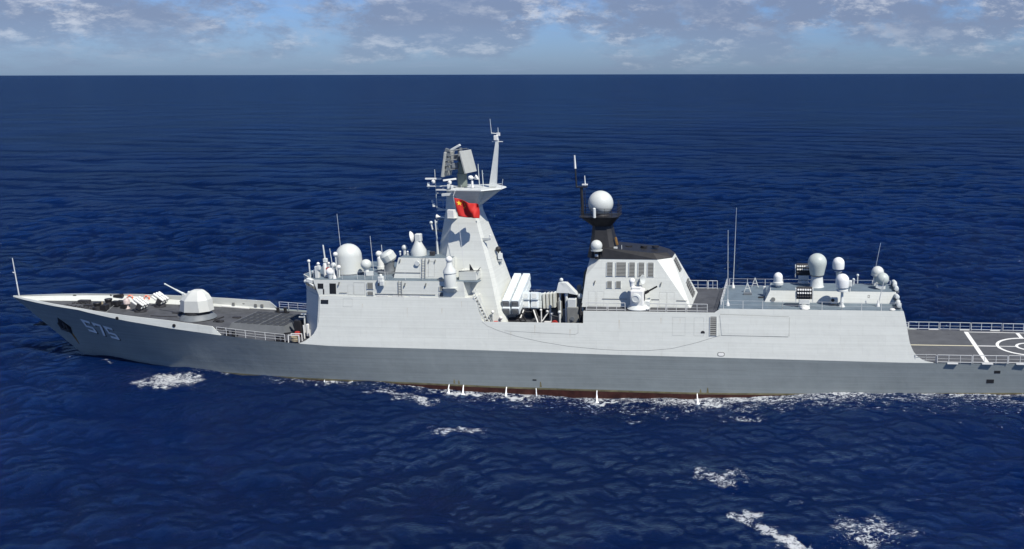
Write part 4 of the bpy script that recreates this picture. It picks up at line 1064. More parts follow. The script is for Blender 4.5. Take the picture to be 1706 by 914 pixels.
def capped_radome(x, y, z0, r, hcyl, skirt, mat=DOMEW, ped=None, label=None, pm=TRIM):
    m2 = MB(); m2.lathe([(r * .94, z0), (r, z0 + hcyl * .5), (r, z0 + hcyl)] + [(r * math.cos(t), z0 + hcyl + r * math.sin(t)) for t in np.linspace(.15, math.pi / 2, 10)], (x, y, 0), 24)
    o = m2.build('radome', mat, ship, 40)
    if label: o['label'] = label
    m3 = MB(); m3.lathe(skirt, (x, y, 0), 18); m3.build('radome_pedestal', pm, o)
    return o
capped_radome(94.0, -0.4, 13.0, .58, .8, [(.3, 12.4), (.3, 12.75), (.66, 12.8), (.68, 13.1), (.6, 13.2)], label='slim white capsule radome at the fore end of the hangar roof')
mb = MB(); mb.lathe([(.88, 14.0), (1.06, 14.8), (1.2, 15.4)] + [(1.22 * math.cos(t), 15.65 + 1.18 * math.sin(t)) for t in np.linspace(.05, math.pi / 2, 12)], (99.0, .2, 0), 30)
br2 = mb.build('radome', DOMEC, ship, label='largest grey green bulb radome on the hangar roof')
mb = MB(); mb.lathe([(.95, 12.44), (.85, 12.6), (.72, 14.0)], (99.0, .2, 0), 20); mb.build('radome_pedestal', TRIM, br2)
mb = MB(); mb.lathe([(.89, 13.94), (.89, 14.02)], (99.0, .2, 0), 24); mb.build('radome_collar', DARK, br2)
capped_radome(101.9, 3.4, 14.2, .8, .75, [(.5, 13.8), (.3, 13.85), (.26, 12.44), (.26, 12.4)], label='white radome behind the pole mounted one on the hangar roof')
capped_radome(102.0, -4.6, 13.5, .84, .85, [(.42, 11.0), (.2, 11.3), (.17, 12.9), (.75, 13.0), (.75, 13.15), (.6, 13.2), (.6, 13.5)], label='white radome raised on a pole at the hangar roof edge')
mb = MB(); mb.cbox((103.1, -2.3, 13.5), (.5, .6, .7), .06); mb.tube([(103.1, -2.2, 12.4), (103.1, -2.2, 13.4)], .1); mb.build('equipment_box', TRIM, ship)
mb = MB(); mb.cbox((101.1, -3.6, 11.55), (.9, .7, .7), .08); mb.lathe([(.22, 0), (.22, .1)], (100.9, -3.95, 11.65), 12, rx=90, mi=1); mb.tube([(101.5, -3.6, 11), (102, -4.4, 11.6)], .12); mb.build('deck_locker', [TRIM, BLACK], ship)
mb = MB(); mb.sphere((106.9, 1.6, 14.15), .82, 18, k=10); a = mb.build('radome', DOMEG, ship); mb = MB(); mb.lathe([(.85, 13.75), (.85, 13.95)], (106.9, 1.6, 0), 18); mb.tube([(106.7, 1.6, 12.4), (106.8, 1.6, 13.6)], .4, .3); mb.build('radome_pedestal', TRIM, a)
mb = MB(); mb.sphere((107.35, -.6, 13.75), .82, 18, k=10); a = mb.build('radome', DOMEC, ship); mb = MB(); mb.tube([(107.3, -.5, 12.4), (107.35, -.6, 13.1)], .45, .4); mb.box((106.9, -.8, 12.8), (.8, .5, .5), ry=20); mb.build('radome_pedestal', TRIM, a)


def decoy_launcher(x, y, z):
    m2 = MB(); m2.lathe([(.75, z), (.7, z + .25), (.45, z + .4)], (x, y, 0), 16); m2.cbox((x, y, z + .75), (1.35, 1.0, .6), .06)
    o = m2.build('decoy_launcher', TRIM, ship)
    for r in range(3):
        for k in range(6):
            xx = x - .75 + k * .3; zz = z + 1.05 + r * .44
            m3 = MB(); m3.tube([(xx, y + .6 - r * .1, zz - .05), (xx, y - .55 - r * .1 + .0, zz + .42)], .12, .12, 8); m3.build('launch_tube', WHITE if r >= 1 else DARK, o)
    m3 = MB(); m3.cbox((x, y + .15, z + 1.75), (1.95, .75, 1.5), .05, rx=-20); m3.build('tube_frame', DARK, o)
    m3 = MB(); m3.box((x - 1.05, y, z + 1.5), (.12, .8, 1.7)); m3.box((x + 1.05, y, z + 1.5), (.12, .8, 1.7)); m3.build('side_plate', TRIM, o)
    return o
decoy_launcher(97.3, -5.0, 11.0); decoy_launcher(97.3, 2.6, 12.44)
whip((87.75, -5.0, 11.0), (87.8, -5.0, 20.6), .05, .025); whip((87.85, 5.2, 11.0), (88.3, 5.2, 22.0), .055, .015)
whip((106.5, -4.3, 11.0), (107.2, -4.3, 14.6), .06, .05); whip((106.3, 4.0, 11.0), (107.4, 4.0, 17.6), .03, .02, False)
for x, y in ((90.8, 5.8), (89.9, 2.6)):
    mb = MB()
    for s in (-1, 1): mb.tube([(x + s * .45, y, 11), (x, y, 12.3)], .06); 
    mb.tube([(x - .3, y, 11.5), (x + .3, y, 11.5)], .05); mb.build('reel_frame', TRIM, ship)
mb = MB(); mb.box((90.0, 1.4, 11.12), (1.1, .7, .2)); mb.build('deck_hatch', MIDG, ship); mb = MB(); mb.box((91.8, -.5, 11.08), (.7, .4, .14)); mb.build('deck_hatch', DARK, ship)
mb = MB(); mb.cbox((92.2, 1.0, 11.6), (.35, .4, 1.2), .05); mb.build('deck_locker', TRIM, ship)
for x, y in ((103.8, 1.4), (104.4, 2.5)): lollipop('vent_head', (x, y, 12.44), .75 if y < 2 else 1.1, .18, TRIM, stem=.08)
for x in (97.4, 108.1):
    mb = MB(); mb.sphere((x, -6.1, 11.05), .62 if x < 100 else .38, 16, 0, 90, 6, sz=.5); mb.build('vent_cowl', WHITE, ship)


# ------------------------------------------------------------------ guard rails
def rail(pts, h=1.0, n=3, step=1.6, r=.032, pr=.04, closed_ends=True, mid=True):
    m2 = MB(); pts = [Vector(p) for p in pts]
    for k in range(n):
        hh = h * (k + 1) / n
        m2.tube([p + Vector((0, 0, hh)) for p in pts], r if k == n - 1 else r * .7, n=4)
    L = 0
    for a, b in zip(pts, pts[1:]):
        d = (b - a).length; c = max(1, round(d / step))
        for i in range(c + 1): p = a.lerp(b, i / c); m2.tube([p, p + Vector((0, 0, h))], pr, n=4)
    return m2.build('guard_rail', RAILM, ship)
def net_panel(x0, x1, y, z, h=1.0, inner=2):
    m2 = MB()
    for zz in (0.12, h): m2.tube([(x0, y, z + zz), (x1, y, z + zz)], .045, n=4)
    m2.tube([(x0, y, z + .55), (x1, y, z + .55)], .018, n=4)
    for i in range(inner + 2): x = x0 + (x1 - x0) * i / (inner + 1); m2.tube([(x, y, z), (x, y, z + h)], .045 if i in (0, inner + 1) else .035, n=4)
    return m2.build('safety_net', RAILM, ship)


rail([(x, -(bk(x) - .12), zk(x)) for x in (21.9, 24.5, 27.2, 29.9, 31.2)], step=1.7)
rail([(x, (bk(x) - .12), zk(x)) for x in (22.6, 25.2, 28.0, 31.4)], step=1.7)
for x0, x1 in ((70.1, 72.7), (72.85, 75.0), (78.1, 80.1), (80.25, 82.6), (82.75, 85.3)): net_panel(x0, x1, -6.55, 10.5, 1.0, 1)
for x0, x1 in ((79.0, 81.5), (81.65, 84.2), (84.35, 85.6)): net_panel(x0, x1, 6.6, 10.5, 1.15, 1)
rail([(x, -6.55, 11.0) for x in (87.3, 94.6, 101.9, 109.1)], n=2, step=2.1, r=.018, pr=.04)
rail([(x, 6.5, 11.0) for x in (87.3, 94.6, 101.9, 109.1)], n=2, step=2.1, r=.018, pr=.04)
rail([(86.95, y, 11.0) for y in (-6.2, -1.5, 3, 6.4)], n=3, step=1.4)
rail([(x, 7.0, 9.0) for x in (58.4, 63, 67, 69.6)], n=2, h=.9, step=1.5)
rail([(x, -5.75, 13.9) for x in (38.5, 44.5, 51.3)], n=2, step=2.1, r=.014, pr=.025)
zf = lambda x: zk(x) + .03
x = 113.55
for wd in (4.15, 4.15, 4.15, 4.2): net_panel(x, x + wd, -(bk(x) + .02), zf(x), 1.0); x += wd + .14
rail([(x, -(bk(x) - .1), zf(x)) for x in (110.9, 112.2, 113.4)], step=1.1)
x = 112.0
for wd in (4.1, 4.1, 4.1, 4.15): net_panel(x, x + wd, (bk(x) + .02), zf(x), 1.05); x += wd + .14
rail([(x, (bk(x) - .05), zf(x)) for x in (109.6, 111.0, 111.9)], step=1.1)
for s in (-1, 1):
    for x in (115.4, 119.6, 123.7):
        mb = MB(); mb.box((x, s * (bk(x) + .12), zf(x) - .02), (1.3, .3, .12)); mb.build('net_bracket', WHITE, ship)

# ------------------------------------------------------------------ foredeck fittings
def bollards(x, y, gap=.85):
    m2 = MB(); z = zd(x) - .02
    m2.box((x, y, z + .06), (gap + .9, .6, .12))
    for s in (-1, 1): m2.lathe([(.22, z), (.2, z + .6), (.28, z + .65), (.28, z + .75)], (x + s * gap / 2, y, 0), 12)
    return m2.build('bollard', BLACK, ship)
bollards(23.3, -6.5); bollards(30.3, -7.1, .7); bollards(23.5, 6.0, 1.1); bollards(10.3, -4.9); bollards(10.0, 4.9)
def windlass(x, y):
    m2 = MB(); z = zd(x)
    m2.lathe([(.65, z), (.6, z + .35), (.35, z + .5), (.5, z + .9), (.45, z + 1.0)], (x, y, 0), 16); m2.cbox((x + 1.0, y, z + .35), (.9, .7, .7), .06)
    o = m2.build('anchor_windlass', BLACK, ship)
    m3 = MB()
    for i in range(14):
        t = i / 13; px, py = x - .6 - 4.2 * t, y * (1 - .35 * t)
        m3.torus((px, py, zd(px) + .1), .16, .05, 'z' if i % 2 else 'y', 8, 5)
    m3.build('anchor_chain', DARK, o)
    return o
windlass(1.4, -.9); windlass(1.4, 1.3)
mb = MB(); mb.tube([(1.9, -.6, zd(1.9)), (1.9, -.6, zd(1.9) + 1.1)], .14, .11); mb.build('deck_valve', TAN, ship)
mb = MB(); mb.cbox((-2.2, 1.4, zd(-2) + .25), (1.6, .7, .5), .06); mb.box((-.7, .2, zd(0) + .15), (1.2, .5, .3)); mb.build('chain_stopper', DARK, ship)
mb = MB(); mb.cbox((2.6, 2.0, zd(2.6) + .35), (1.0, .9, .7), .06); mb.cbox((3.9, 1.0, zd(3) + .3), (.9, .8, .6), .06); mb.build('capstan_gear', BLACK, ship)
mb = MB(); mb.lathe([(.22, 0), (.22, .8)], (-.1, 4.0, zd(0) + .1), 10); mb.lathe([(.26, 0), (.26, 1.3)], (.3, 4.0, zd(0) + .55), 10, ry=82); mb.build('cable_reel', BLACK, ship)
mb = MB(); zz = zd(4.2); mb.lathe([(.35, zz), (.2, zz + .3), (.2, zz + .5), (.42, zz + .7), (.42, zz + 1.2), (.25, zz + 1.45)], (4.25, 1.0, 0), 14); mb.build('capstan', pmat('faded pink white paint', (.48, .40, .38), .6, var=.25, scale=5), ship)
mb = MB(); mb.tube([(3.7, -3.4, zd(4)), (4.9, -2.4, zd(5) + 1.4)], .05); mb.tube([(3.7, -3.9, zd(4)), (3.7, -3.9, zd(4) + .8)], .05); mb.build('davit_arm', GRILLE, ship)
for x, y, w in ((11.3, 1.2, 1.4), (18.6, -1.0, .9), (19.5, 1.5, 1.0), (20.5, -4.2, 1.0), (25.0, 4.4, 1.2)):
    mb = MB(); mb.cbox((x, y, zd(x) + .08), (w, .6, .22), .04); mb.build('deck_hatch', DARK, ship)
mb = MB(); mb.tube([(17.6, -.6, zd(17) + .05), (18.8, -.3, zd(18) + .5)], .1); mb.tube([(17.9, -1.4, zd(17) + .05), (18.9, -1.5, zd(18) + .35)], .07); mb.build('loading_arm', DARK, ship)
# breakwater-style strip across the foredeck
mb = MB(); mb.sheet([(9.0, -1.2, zd(9)), (12.4, -.6, zd(12.4)), (12.4, -.6, zd(12.4) + .1), (9.0, -1.2, zd(9) + .1)], .1); mb.build('deck_rib', DARK, ship)
# gear in front of the bridge
mb = MB(); z0 = zd(31.6); mb.tube([(32.0, -4.0, z0), (32.1, -4.0, z0 + 2.9)], .1); mb.box((32.1, -4, z0 + 3.0), (.7, .4, .12)); mb.box((31.8, -4, z0 + 2.6), (.8, .3, .1)); mb.build('fire_hydrant', TRIM, ship)
mb = MB(); mb.cbox((31.0, -3.4, z0 + 1.1), (1.0, 1.2, 2.0), .1); mb.build('covered_machine', BLACK, ship)
mb = MB(); mb.cbox((31.2, -4.5, z0 + .4), (.6, .5, .7), .08); mb.build('fire_locker', REDP, ship)
mb = MB(); mb.cbox((32.9, -4.9, z0 + 1.1), (.35, .3, 1.6), .05); mb.tube([(32.5, -5.2, z0), (32.5, -5.2, z0 + 1.8)], .09); mb.tube([(33.4, -5.5, z0), (33.4, -5.4, z0 + 1.3)], .07); mb.build('valve_stand', WHITE, ship)
mb = MB(); mb.tube([(29.0, -3.8, zd(29) + .1), (30.6, -3.6, zd(30) + .35)], .1); mb.build('loading_arm', BLACK, ship)
# jackstaff
mb = MB(); mb.tube([(-10.45, 0, 9.55), (-10.6, 0, 15.0)], .085, .05); mb.tube([(-10.6, 0, 12.9), (-10.85, 0, 13.0)], .07); mb.build('jackstaff', RAILM, ship)

# ------------------------------------------------------------------ loose things aboard
mb = MB()                                                  # framed bin with a rope coil beside the bridge front
zz = zk(32.3)
for a, b in (((31.6, -7.6, zz), (31.6, -7.55, zz + .95)), ((33.0, -7.6, zz), (33.0, -7.5, zz + .95)), ((31.6, -7.55, zz + .95), (33.0, -7.5, zz + .95)), ((31.6, -6.8, zz), (31.6, -6.8, zz + .95)), ((33.0, -6.8, zz), (33.0, -6.8, zz + .95)), ((31.6, -6.8, zz + .95), (33.0, -6.8, zz + .95))): mb.tube([a, b], .06)
binf = bpy.data.objects.new('rope_bin', None); COL.objects.link(binf); binf.location = (0, 0, 0)
tag(binf, 'white framed rope bin by the port rail at the foot of the bridge front', 'bin')
mb.build('bin_frame', WHITE, binf)
mb = MB()
for k in range(4): mb.torus((32.3, -7.2, zz + .15 + k * .17), .38 + .05 * (k % 2), .1, 'z', 18, 6)
tag(mb.build('rope_coil', TAN), 'tan coil of rope lying inside the white bin at the foot of the bridge front', 'rope')


def life_ring(x, z, label):
    o = bpy.data.objects.new('life_ring', None); COL.objects.link(o); y = bk(x) - .28; o.location = (x, y, z)
    o.rotation_euler = (0, 0, math.atan2(bk(x + 1) - bk(x - 1), 2))
    tag(o, label, 'life ring', 'life rings on the far bulwark')
    m2 = MB(); m2.torus((0, 0, 0), .34, .11, 'y', 22, 8); m2.build('float_ring', ORANGE, o)
    m2 = MB()
    for k in range(4):
        a = math.pi / 4 + k * math.pi / 2; m2.box((.34 * math.cos(a), 0, .34 * math.sin(a)), (.26, .25, .1), ry=90 - math.degrees(a))
    m2.build('band', WHITE, o)
    m2 = MB(); m2.lathe([(.2, -.03), (.2, .03)], (0, 0, 0), 14, rx=90); m2.build('lamp_holder', WHITE, o)
life_ring(2.35, 8.55, 'orange life ring on the far bulwark nearer the bow')
life_ring(4.45, 8.4, 'orange life ring on the far bulwark nearer the rocket launchers')

for i in range(8):                                         # canisters along the after edge of the hangar roof
    y = 3.6 - i * 1.28
    o = bpy.data.objects.new('life_raft', None); COL.objects.link(o)
    zb = 12.44 if -1.2 < y < 2.2 else 11.0
    if -3.4 < y < -1.2: zb = 12.44 + (y + 1.2) * .6
    o.location = (109.0 - .05 * (i % 2), y, zb); o.rotation_euler = (0, 0, rad(90 + (i % 3) * 6 - 6))
    tag(o, 'white canister in the row stowed along the aft edge of the hangar roof', 'life raft', 'life raft canisters on the hangar edge')
    m2 = MB(); m2.lathe([(.1, -.58), (.26, -.54), (.3, -.4), (.3, .4), (.26, .54), (.1, .58)], (0, 0, .5), 14, ry=90); m2.build('raft_canister', TRIM, o)
    m2 = MB(); m2.box((-.3, 0, .12), (.1, .7, .24)); m2.box((.3, 0, .12), (.1, .7, .24)); m2.build('cradle', MIDG, o)

# flag on the mast halyard
flag = bpy.data.objects.new('national_flag', None); COL.objects.link(flag); flag.location = (0, 0, 0)
tag(flag, 'red flag with five yellow stars flying from the mast halyard', 'flag')
FN, FM = 28, 16
def flag_pt(u, v, off=0.0):
    """u along the fly, v down the hoist"""
    x = 53.22 + .42 * v + u * (3.05 - .4 * v); z = 24.28 - v * 2.35 - u * (.85 - .55 * v) + .10 * math.sin(u * 7 + v * 2) * u
    y = -4.4 + .30 * math.sin(u * 9.0 - v * 2.6) * (.25 + u) + .14 * math.sin(u * 17 + v * 4) * u
    return Vector((x, y + off, z))
mb = MB(); vs = []
for j in range(FM + 1):
    for i in range(FN + 1): vs.append(flag_pt(i / FN, j / FM))
mb.add(vs, [(j * (FN + 1) + i, j * (FN + 1) + i + 1, (j + 1) * (FN + 1) + i + 1, (j + 1) * (FN + 1) + i) for j in range(FM) for i in range(FN)])
cl = mb.build('flag_cloth', RED, flag, 80)
sol = cl.modifiers.new('thickness', 'SOLIDIFY'); sol.thickness = .012; sol.offset = 0
def star(cu, cv, r, rot):
    m2 = MB()
    for sgn in (-1, 1):
        vs = [flag_pt(cu, cv, sgn * .016)]
        for k in range(10):
            a = rot + k * math.pi / 5; q = r if k % 2 == 0 else r * .40
            vs.append(flag_pt(cu + q * math.sin(a) / 1.25, cv - q * math.cos(a), sgn * .016))
        m2.add(vs, [(0, k + 1, (k + 1) % 10 + 1) for k in range(10)])
    return m2.build('flag_star', YELLOW, flag, 80)
star(.17, .25, .155, 0)
for cu, cv, rt in ((.34, .10, .4), (.41, .21, .8), (.41, .35, 0), (.34, .46, .5)): star(cu, cv, .055, rt)
mb = MB(); mb.tube([(53.12, -4.4, 24.5), (53.6, -4.4, 21.6), (54.3, -5.1, 15.2)], .025); mb.tube([(53.12, -4.4, 24.5), (53.1, -3.4, 25.1)], .025); mb.build('halyard', RAILM, flag)

# ------------------------------------------------------------------ sea
XW = [-40, -14, -8, 3, 11, 17, 26, 35, 43, 50, 60, 71, 84, 92, 100, 109, 124, 140, 170]
ZW = [0.0, 1.1, 1.35, 1.4, 1.2, 1.1, .9, .68, .6, .25, -.25, -.55, -.45, .0, .45, .80, 1.1, .9, 0.0]
def hull_half_np(x):
    return np.interp(x, [-3, 2, 11, 18, 27, 36, 45, 54, 70, 100, 115, 131], [0, 1.2, 2.7, 3.9, 5.1, 6.1, 6.9, 7.4, 7.7, 7.7, 7.5, 7.1], left=0, right=0)


def build_sea():
    c = np.array([CAM.x, CAM.y])
    # azimuth measured from +Y towards -X; fine across the view, coarse elsewhere
    fine = np.radians(np.arange(-34, 58, 0.075))
    coarse = np.radians(np.linspace(58, 326, 70)[1:-1])
    az = np.concatenate([fine, coarse])
    rs = [8.0, 20, 32, 42, 50, 56]; r = 60.0
    while r < 90000:
        rs.append(r); r += min(max(0.24, 0.72 * r * r / (39.5 * 960)), 0.05 * r if r > 1500 else 1e9)
    rs = np.array(rs); dr = np.gradient(rs)
    A, Rr = np.meshgrid(az, rs); DR = np.repeat(dr[:, None], len(az), 1)
    X = c[0] - Rr * np.sin(A); Y = c[1] + Rr * np.cos(A)
    cell = np.maximum(DR, Rr * np.radians(0.075)); cell[:, len(fine):] = np.maximum(cell[:, len(fine):], 40)
    Z = np.zeros_like(X); DX = np.zeros_like(X); DY = np.zeros_like(X)
    rng = np.random.RandomState(5)
    N = 110
    lam = np.exp(np.linspace(math.log(1.1), math.log(46), N) + rng.uniform(-.02, .02, N))
    for L in lam:
        spread = 62 if L < 6 else 42
        th = math.radians(rng.normal(252, spread * .62))
        kx, ky = math.cos(th) * 2 * math.pi / L, math.sin(th) * 2 * math.pi / L
        slope = 0.066 * (1.0 if L < 6 else (6 / L) ** .8)
        a = slope * L / (2 * math.pi) * rng.uniform(.6, 1.3)
        w = np.clip((L / cell - 2.2) / 2.0, 0, 1)
        ph = kx * X + ky * Y + rng.uniform(0, 2 * math.pi)
        # slow grouping so that crests stay short and patchy
        gx, gy = rng.normal(0, 1, 2) / (L * 3.2)
        g = .62 + .38 * np.sin(gx * X + gy * Y + rng.uniform(0, 6.28)) * 1.3
        s = np.sin(ph); co = np.cos(ph); aw = a * w * g
        Z += aw * s; DX -= aw * .9 * co * math.cos(th); DY -= aw * .9 * co * math.sin(th)
    base = np.interp(X, XW, ZW)
    d = np.abs(Y) - hull_half_np(X)
    base = base * np.exp(-np.clip(d, 0, None) ** 2 / (2 * 10.0 ** 2))
    near = np.exp(-np.clip(d, 0, None) ** 2 / (2 * 4.0 ** 2)) * ((X > -8) & (X < 134))
    Z = Z * (1 - .55 * near) + base
    # ---- foam density
    F = np.zeros_like(X)
    def blob(x, y, rx, ry, amp, rot=0.0):
        nonlocal F
        ca, sa = math.cos(rad(rot)), math.sin(rad(rot))
        wx = X - x + .55 * np.sin(Y * 1.9 + X * .7) + .35 * np.sin(X * 3.1 - Y * 1.3 + 1.0)
        wy = Y - y + .45 * np.sin(X * 1.7 + 2.0 + Y * .4) + .28 * np.sin(X * 4.3 + Y * 2.9)
        u = (wx * ca + wy * sa) / rx; v = (-wx * sa + wy * ca) / ry
        F = np.maximum(F, amp * np.exp(-(u * u + v * v) ** 1.5))
    for q in FOAM: blob(*q)
    for jx, js in ((35.6, .8), (39.4, .6), (52.3, 1.1), (54.2, 1.2), (59.8, 1.3), (71.4, 1.4), (84.1, 2.0)):
        blob(jx + 1.0 * js, -hull_half_np(jx) - 1.25, 1.9 * js, .75, 1.0, -3)
    port = (Y < 0)
    amp = np.interp(X, [-3, 2, 8, 14, 20, 28, 40, 44, 48, 52, 60, 70, 80, 84, 92, 100, 131, 140], [0, .55, .58, .70, .74, .78, .78, .80, .74, .76, .76, .78, .76, .84, .82, .78, .76, .3])
    wid = np.interp(X, [0, 10, 20, 40, 52, 60, 84, 131], [1.0, 1.4, 2.6, 3.4, 3.8, 4.2, 5.6, 7.5])
    q = np.clip(d, 0, None) / wid
    F = np.maximum(F, np.where(port, amp * np.exp(-q ** 1.5), amp * .8 * np.exp(-q ** 1.5)))
    lace = np.interp(X, [6, 16, 26, 45, 131, 150], [0, .56, .66, .68, .68, .4]) * np.exp(-(np.clip(d, 0, None) / np.interp(X, [20, 50, 131], [5, 8, 14])) ** 2)
    F = np.maximum(F, np.where(port, lace, 0))
    F = np.where((X < -3.5) | (X > 150), np.where(Rr < 150, F, F), F)
    X2, Y2 = X + DX, Y + DY
    n, m = X.shape
    co = np.stack([X2, Y2, Z], -1).reshape(-1, 3).astype(np.float32)
    idx = np.arange(n * m).reshape(n, m)
    nxt = np.roll(idx, -1, 1)
    quads = np.stack([idx[:-1], nxt[:-1], nxt[1:], idx[1:]], -1).reshape(-1, 4)
    centre = len(co); co = np.vstack([co, [[c[0], c[1], 0]]]).astype(np.float32)
    tris = np.stack([idx[0], nxt[0], np.full(m, centre)], -1)
    me = bpy.data.meshes.new('sea')
    nq, nt = len(quads), len(tris)
    me.vertices.add(len(co)); me.vertices.foreach_set('co', co.ravel())
    me.loops.add(nq * 4 + nt * 3); me.polygons.add(nq + nt)
    me.loops.foreach_set('vertex_index', np.concatenate([quads[:, ::-1].ravel(), tris[:, ::-1].ravel()]).astype(np.int32))
    me.polygons.foreach_set('loop_start', np.concatenate([np.arange(nq) * 4, nq * 4 + np.arange(nt) * 3]).astype(np.int32))
    me.update(calc_edges=True); me.validate()
    me.polygons.foreach_set('use_smooth', np.ones(nq + nt, bool))
    at = me.attributes.new('foam', 'FLOAT', 'POINT'); at.data.foreach_set('value', np.append(F.ravel(), 0).astype(np.float32))
    at = me.attributes.new('wave', 'FLOAT', 'POINT'); at.data.foreach_set('value', np.append((Z - base).ravel(), 0).astype(np.float32))
    o = bpy.data.objects.new('sea', me); COL.objects.link(o)
    if me.polygons[0].normal.z < 0: me.flip_normals()
    me.materials.append(sea_material())
    o['kind'] = 'structure'; o['label'] = 'deep blue open sea with small waves and foam'; o['category'] = 'sea'
    return o


FOAM = [
    (16.0, -9.0, 6.0, 5.0, .90, 6), (3.2, -2.9, 1.7, .9, .74, 12), (-2.4, -.6, 1.1, .5, .85, 0), (6.2, -5.0, 1.5, .7, .5, 15), (20.5, -8.3, 3.2, .8, .55, 0),
    (30, -10.6, 2.2, .9, .5, 0), (26.0, -15.5, 1.6, .7, .55, 0), (29.0, -17.0, 1.0, .5, .55, 0), (34.0, -12.5, 2.2, .9, .55, 0),
    (50.0, -13.0, 4.2, 2.0, .76, -18), (45.0, -10.8, 5.0, 1.6, .74, -10), (58.8, -23.6, 4.0, 2.3, .82, 6), (55.5, -22.0, .8, .5, .5, 0),
    (62, -16.5, 4, .7, .5, 0), (88.4, -32.2, 4.2, 2.2, .80, -8), (89.6, -34.6, 1.0, .5, .62, 0), (94.6, -36.0, 2.2, 1.3, .56, 0), (96.4, -38.0, 1.6, .6, .66, 12),
    (91.6, -41.9, 2.6, 1.0, .88, -42), (95.0, -45.2, 4.2, 1.5, .93, -40), (102.6, -43.4, 6.0, 3.6, .76, 4), (101.0, -41.0, 1.5, .8, .55, 0),
    (107.5, -36.2, 3.0, 1.5, .56, 0), (117.0, -39.0, 4.2, 1.6, .58, -20), (117.5, -41.3, 2.4, .5, .62, -12), (115.5, -26.8, 6, 1.4, .54, 0), (118, -30.5, 4, 1.0, .55, 0),
    (97, -16, 9, 1.5, .56, 0), (106, -13, 10, 2.6, .60, 0), (90, -14.2, 7, 1.8, .66, 3), (84, -20.5, 3, .8, .5, 0), (77, -15.0, 4.5, 1.1, .60, 5), (118, -17, 8, 2.0, .56, 0),
    (66, -13.5, 6.5, .9, .60, 6), (58.0, -12.5, 4.5, .9, .62, 4), (98, -22, 3, 1.2, .48, 0), (89.5, -27, 5, 1.2, .50, 0), (103, -27, 3, 1.0, .5, 0),
    (146, 84, 1.6, 3, .66, 0), (190, 250, 2, 6, .6, 0), (115, 95, 1.2, 3, .55, 0), (88, 60, 1.0, 2.4, .55, 0), (130, 140, 1.6, 5, .6, 0), (30, 70, 1, 3, .55, 0), (2, 30, 1.0, 2.5, .55, 0), (-60, 210, 2, 7, .6, 0),
]


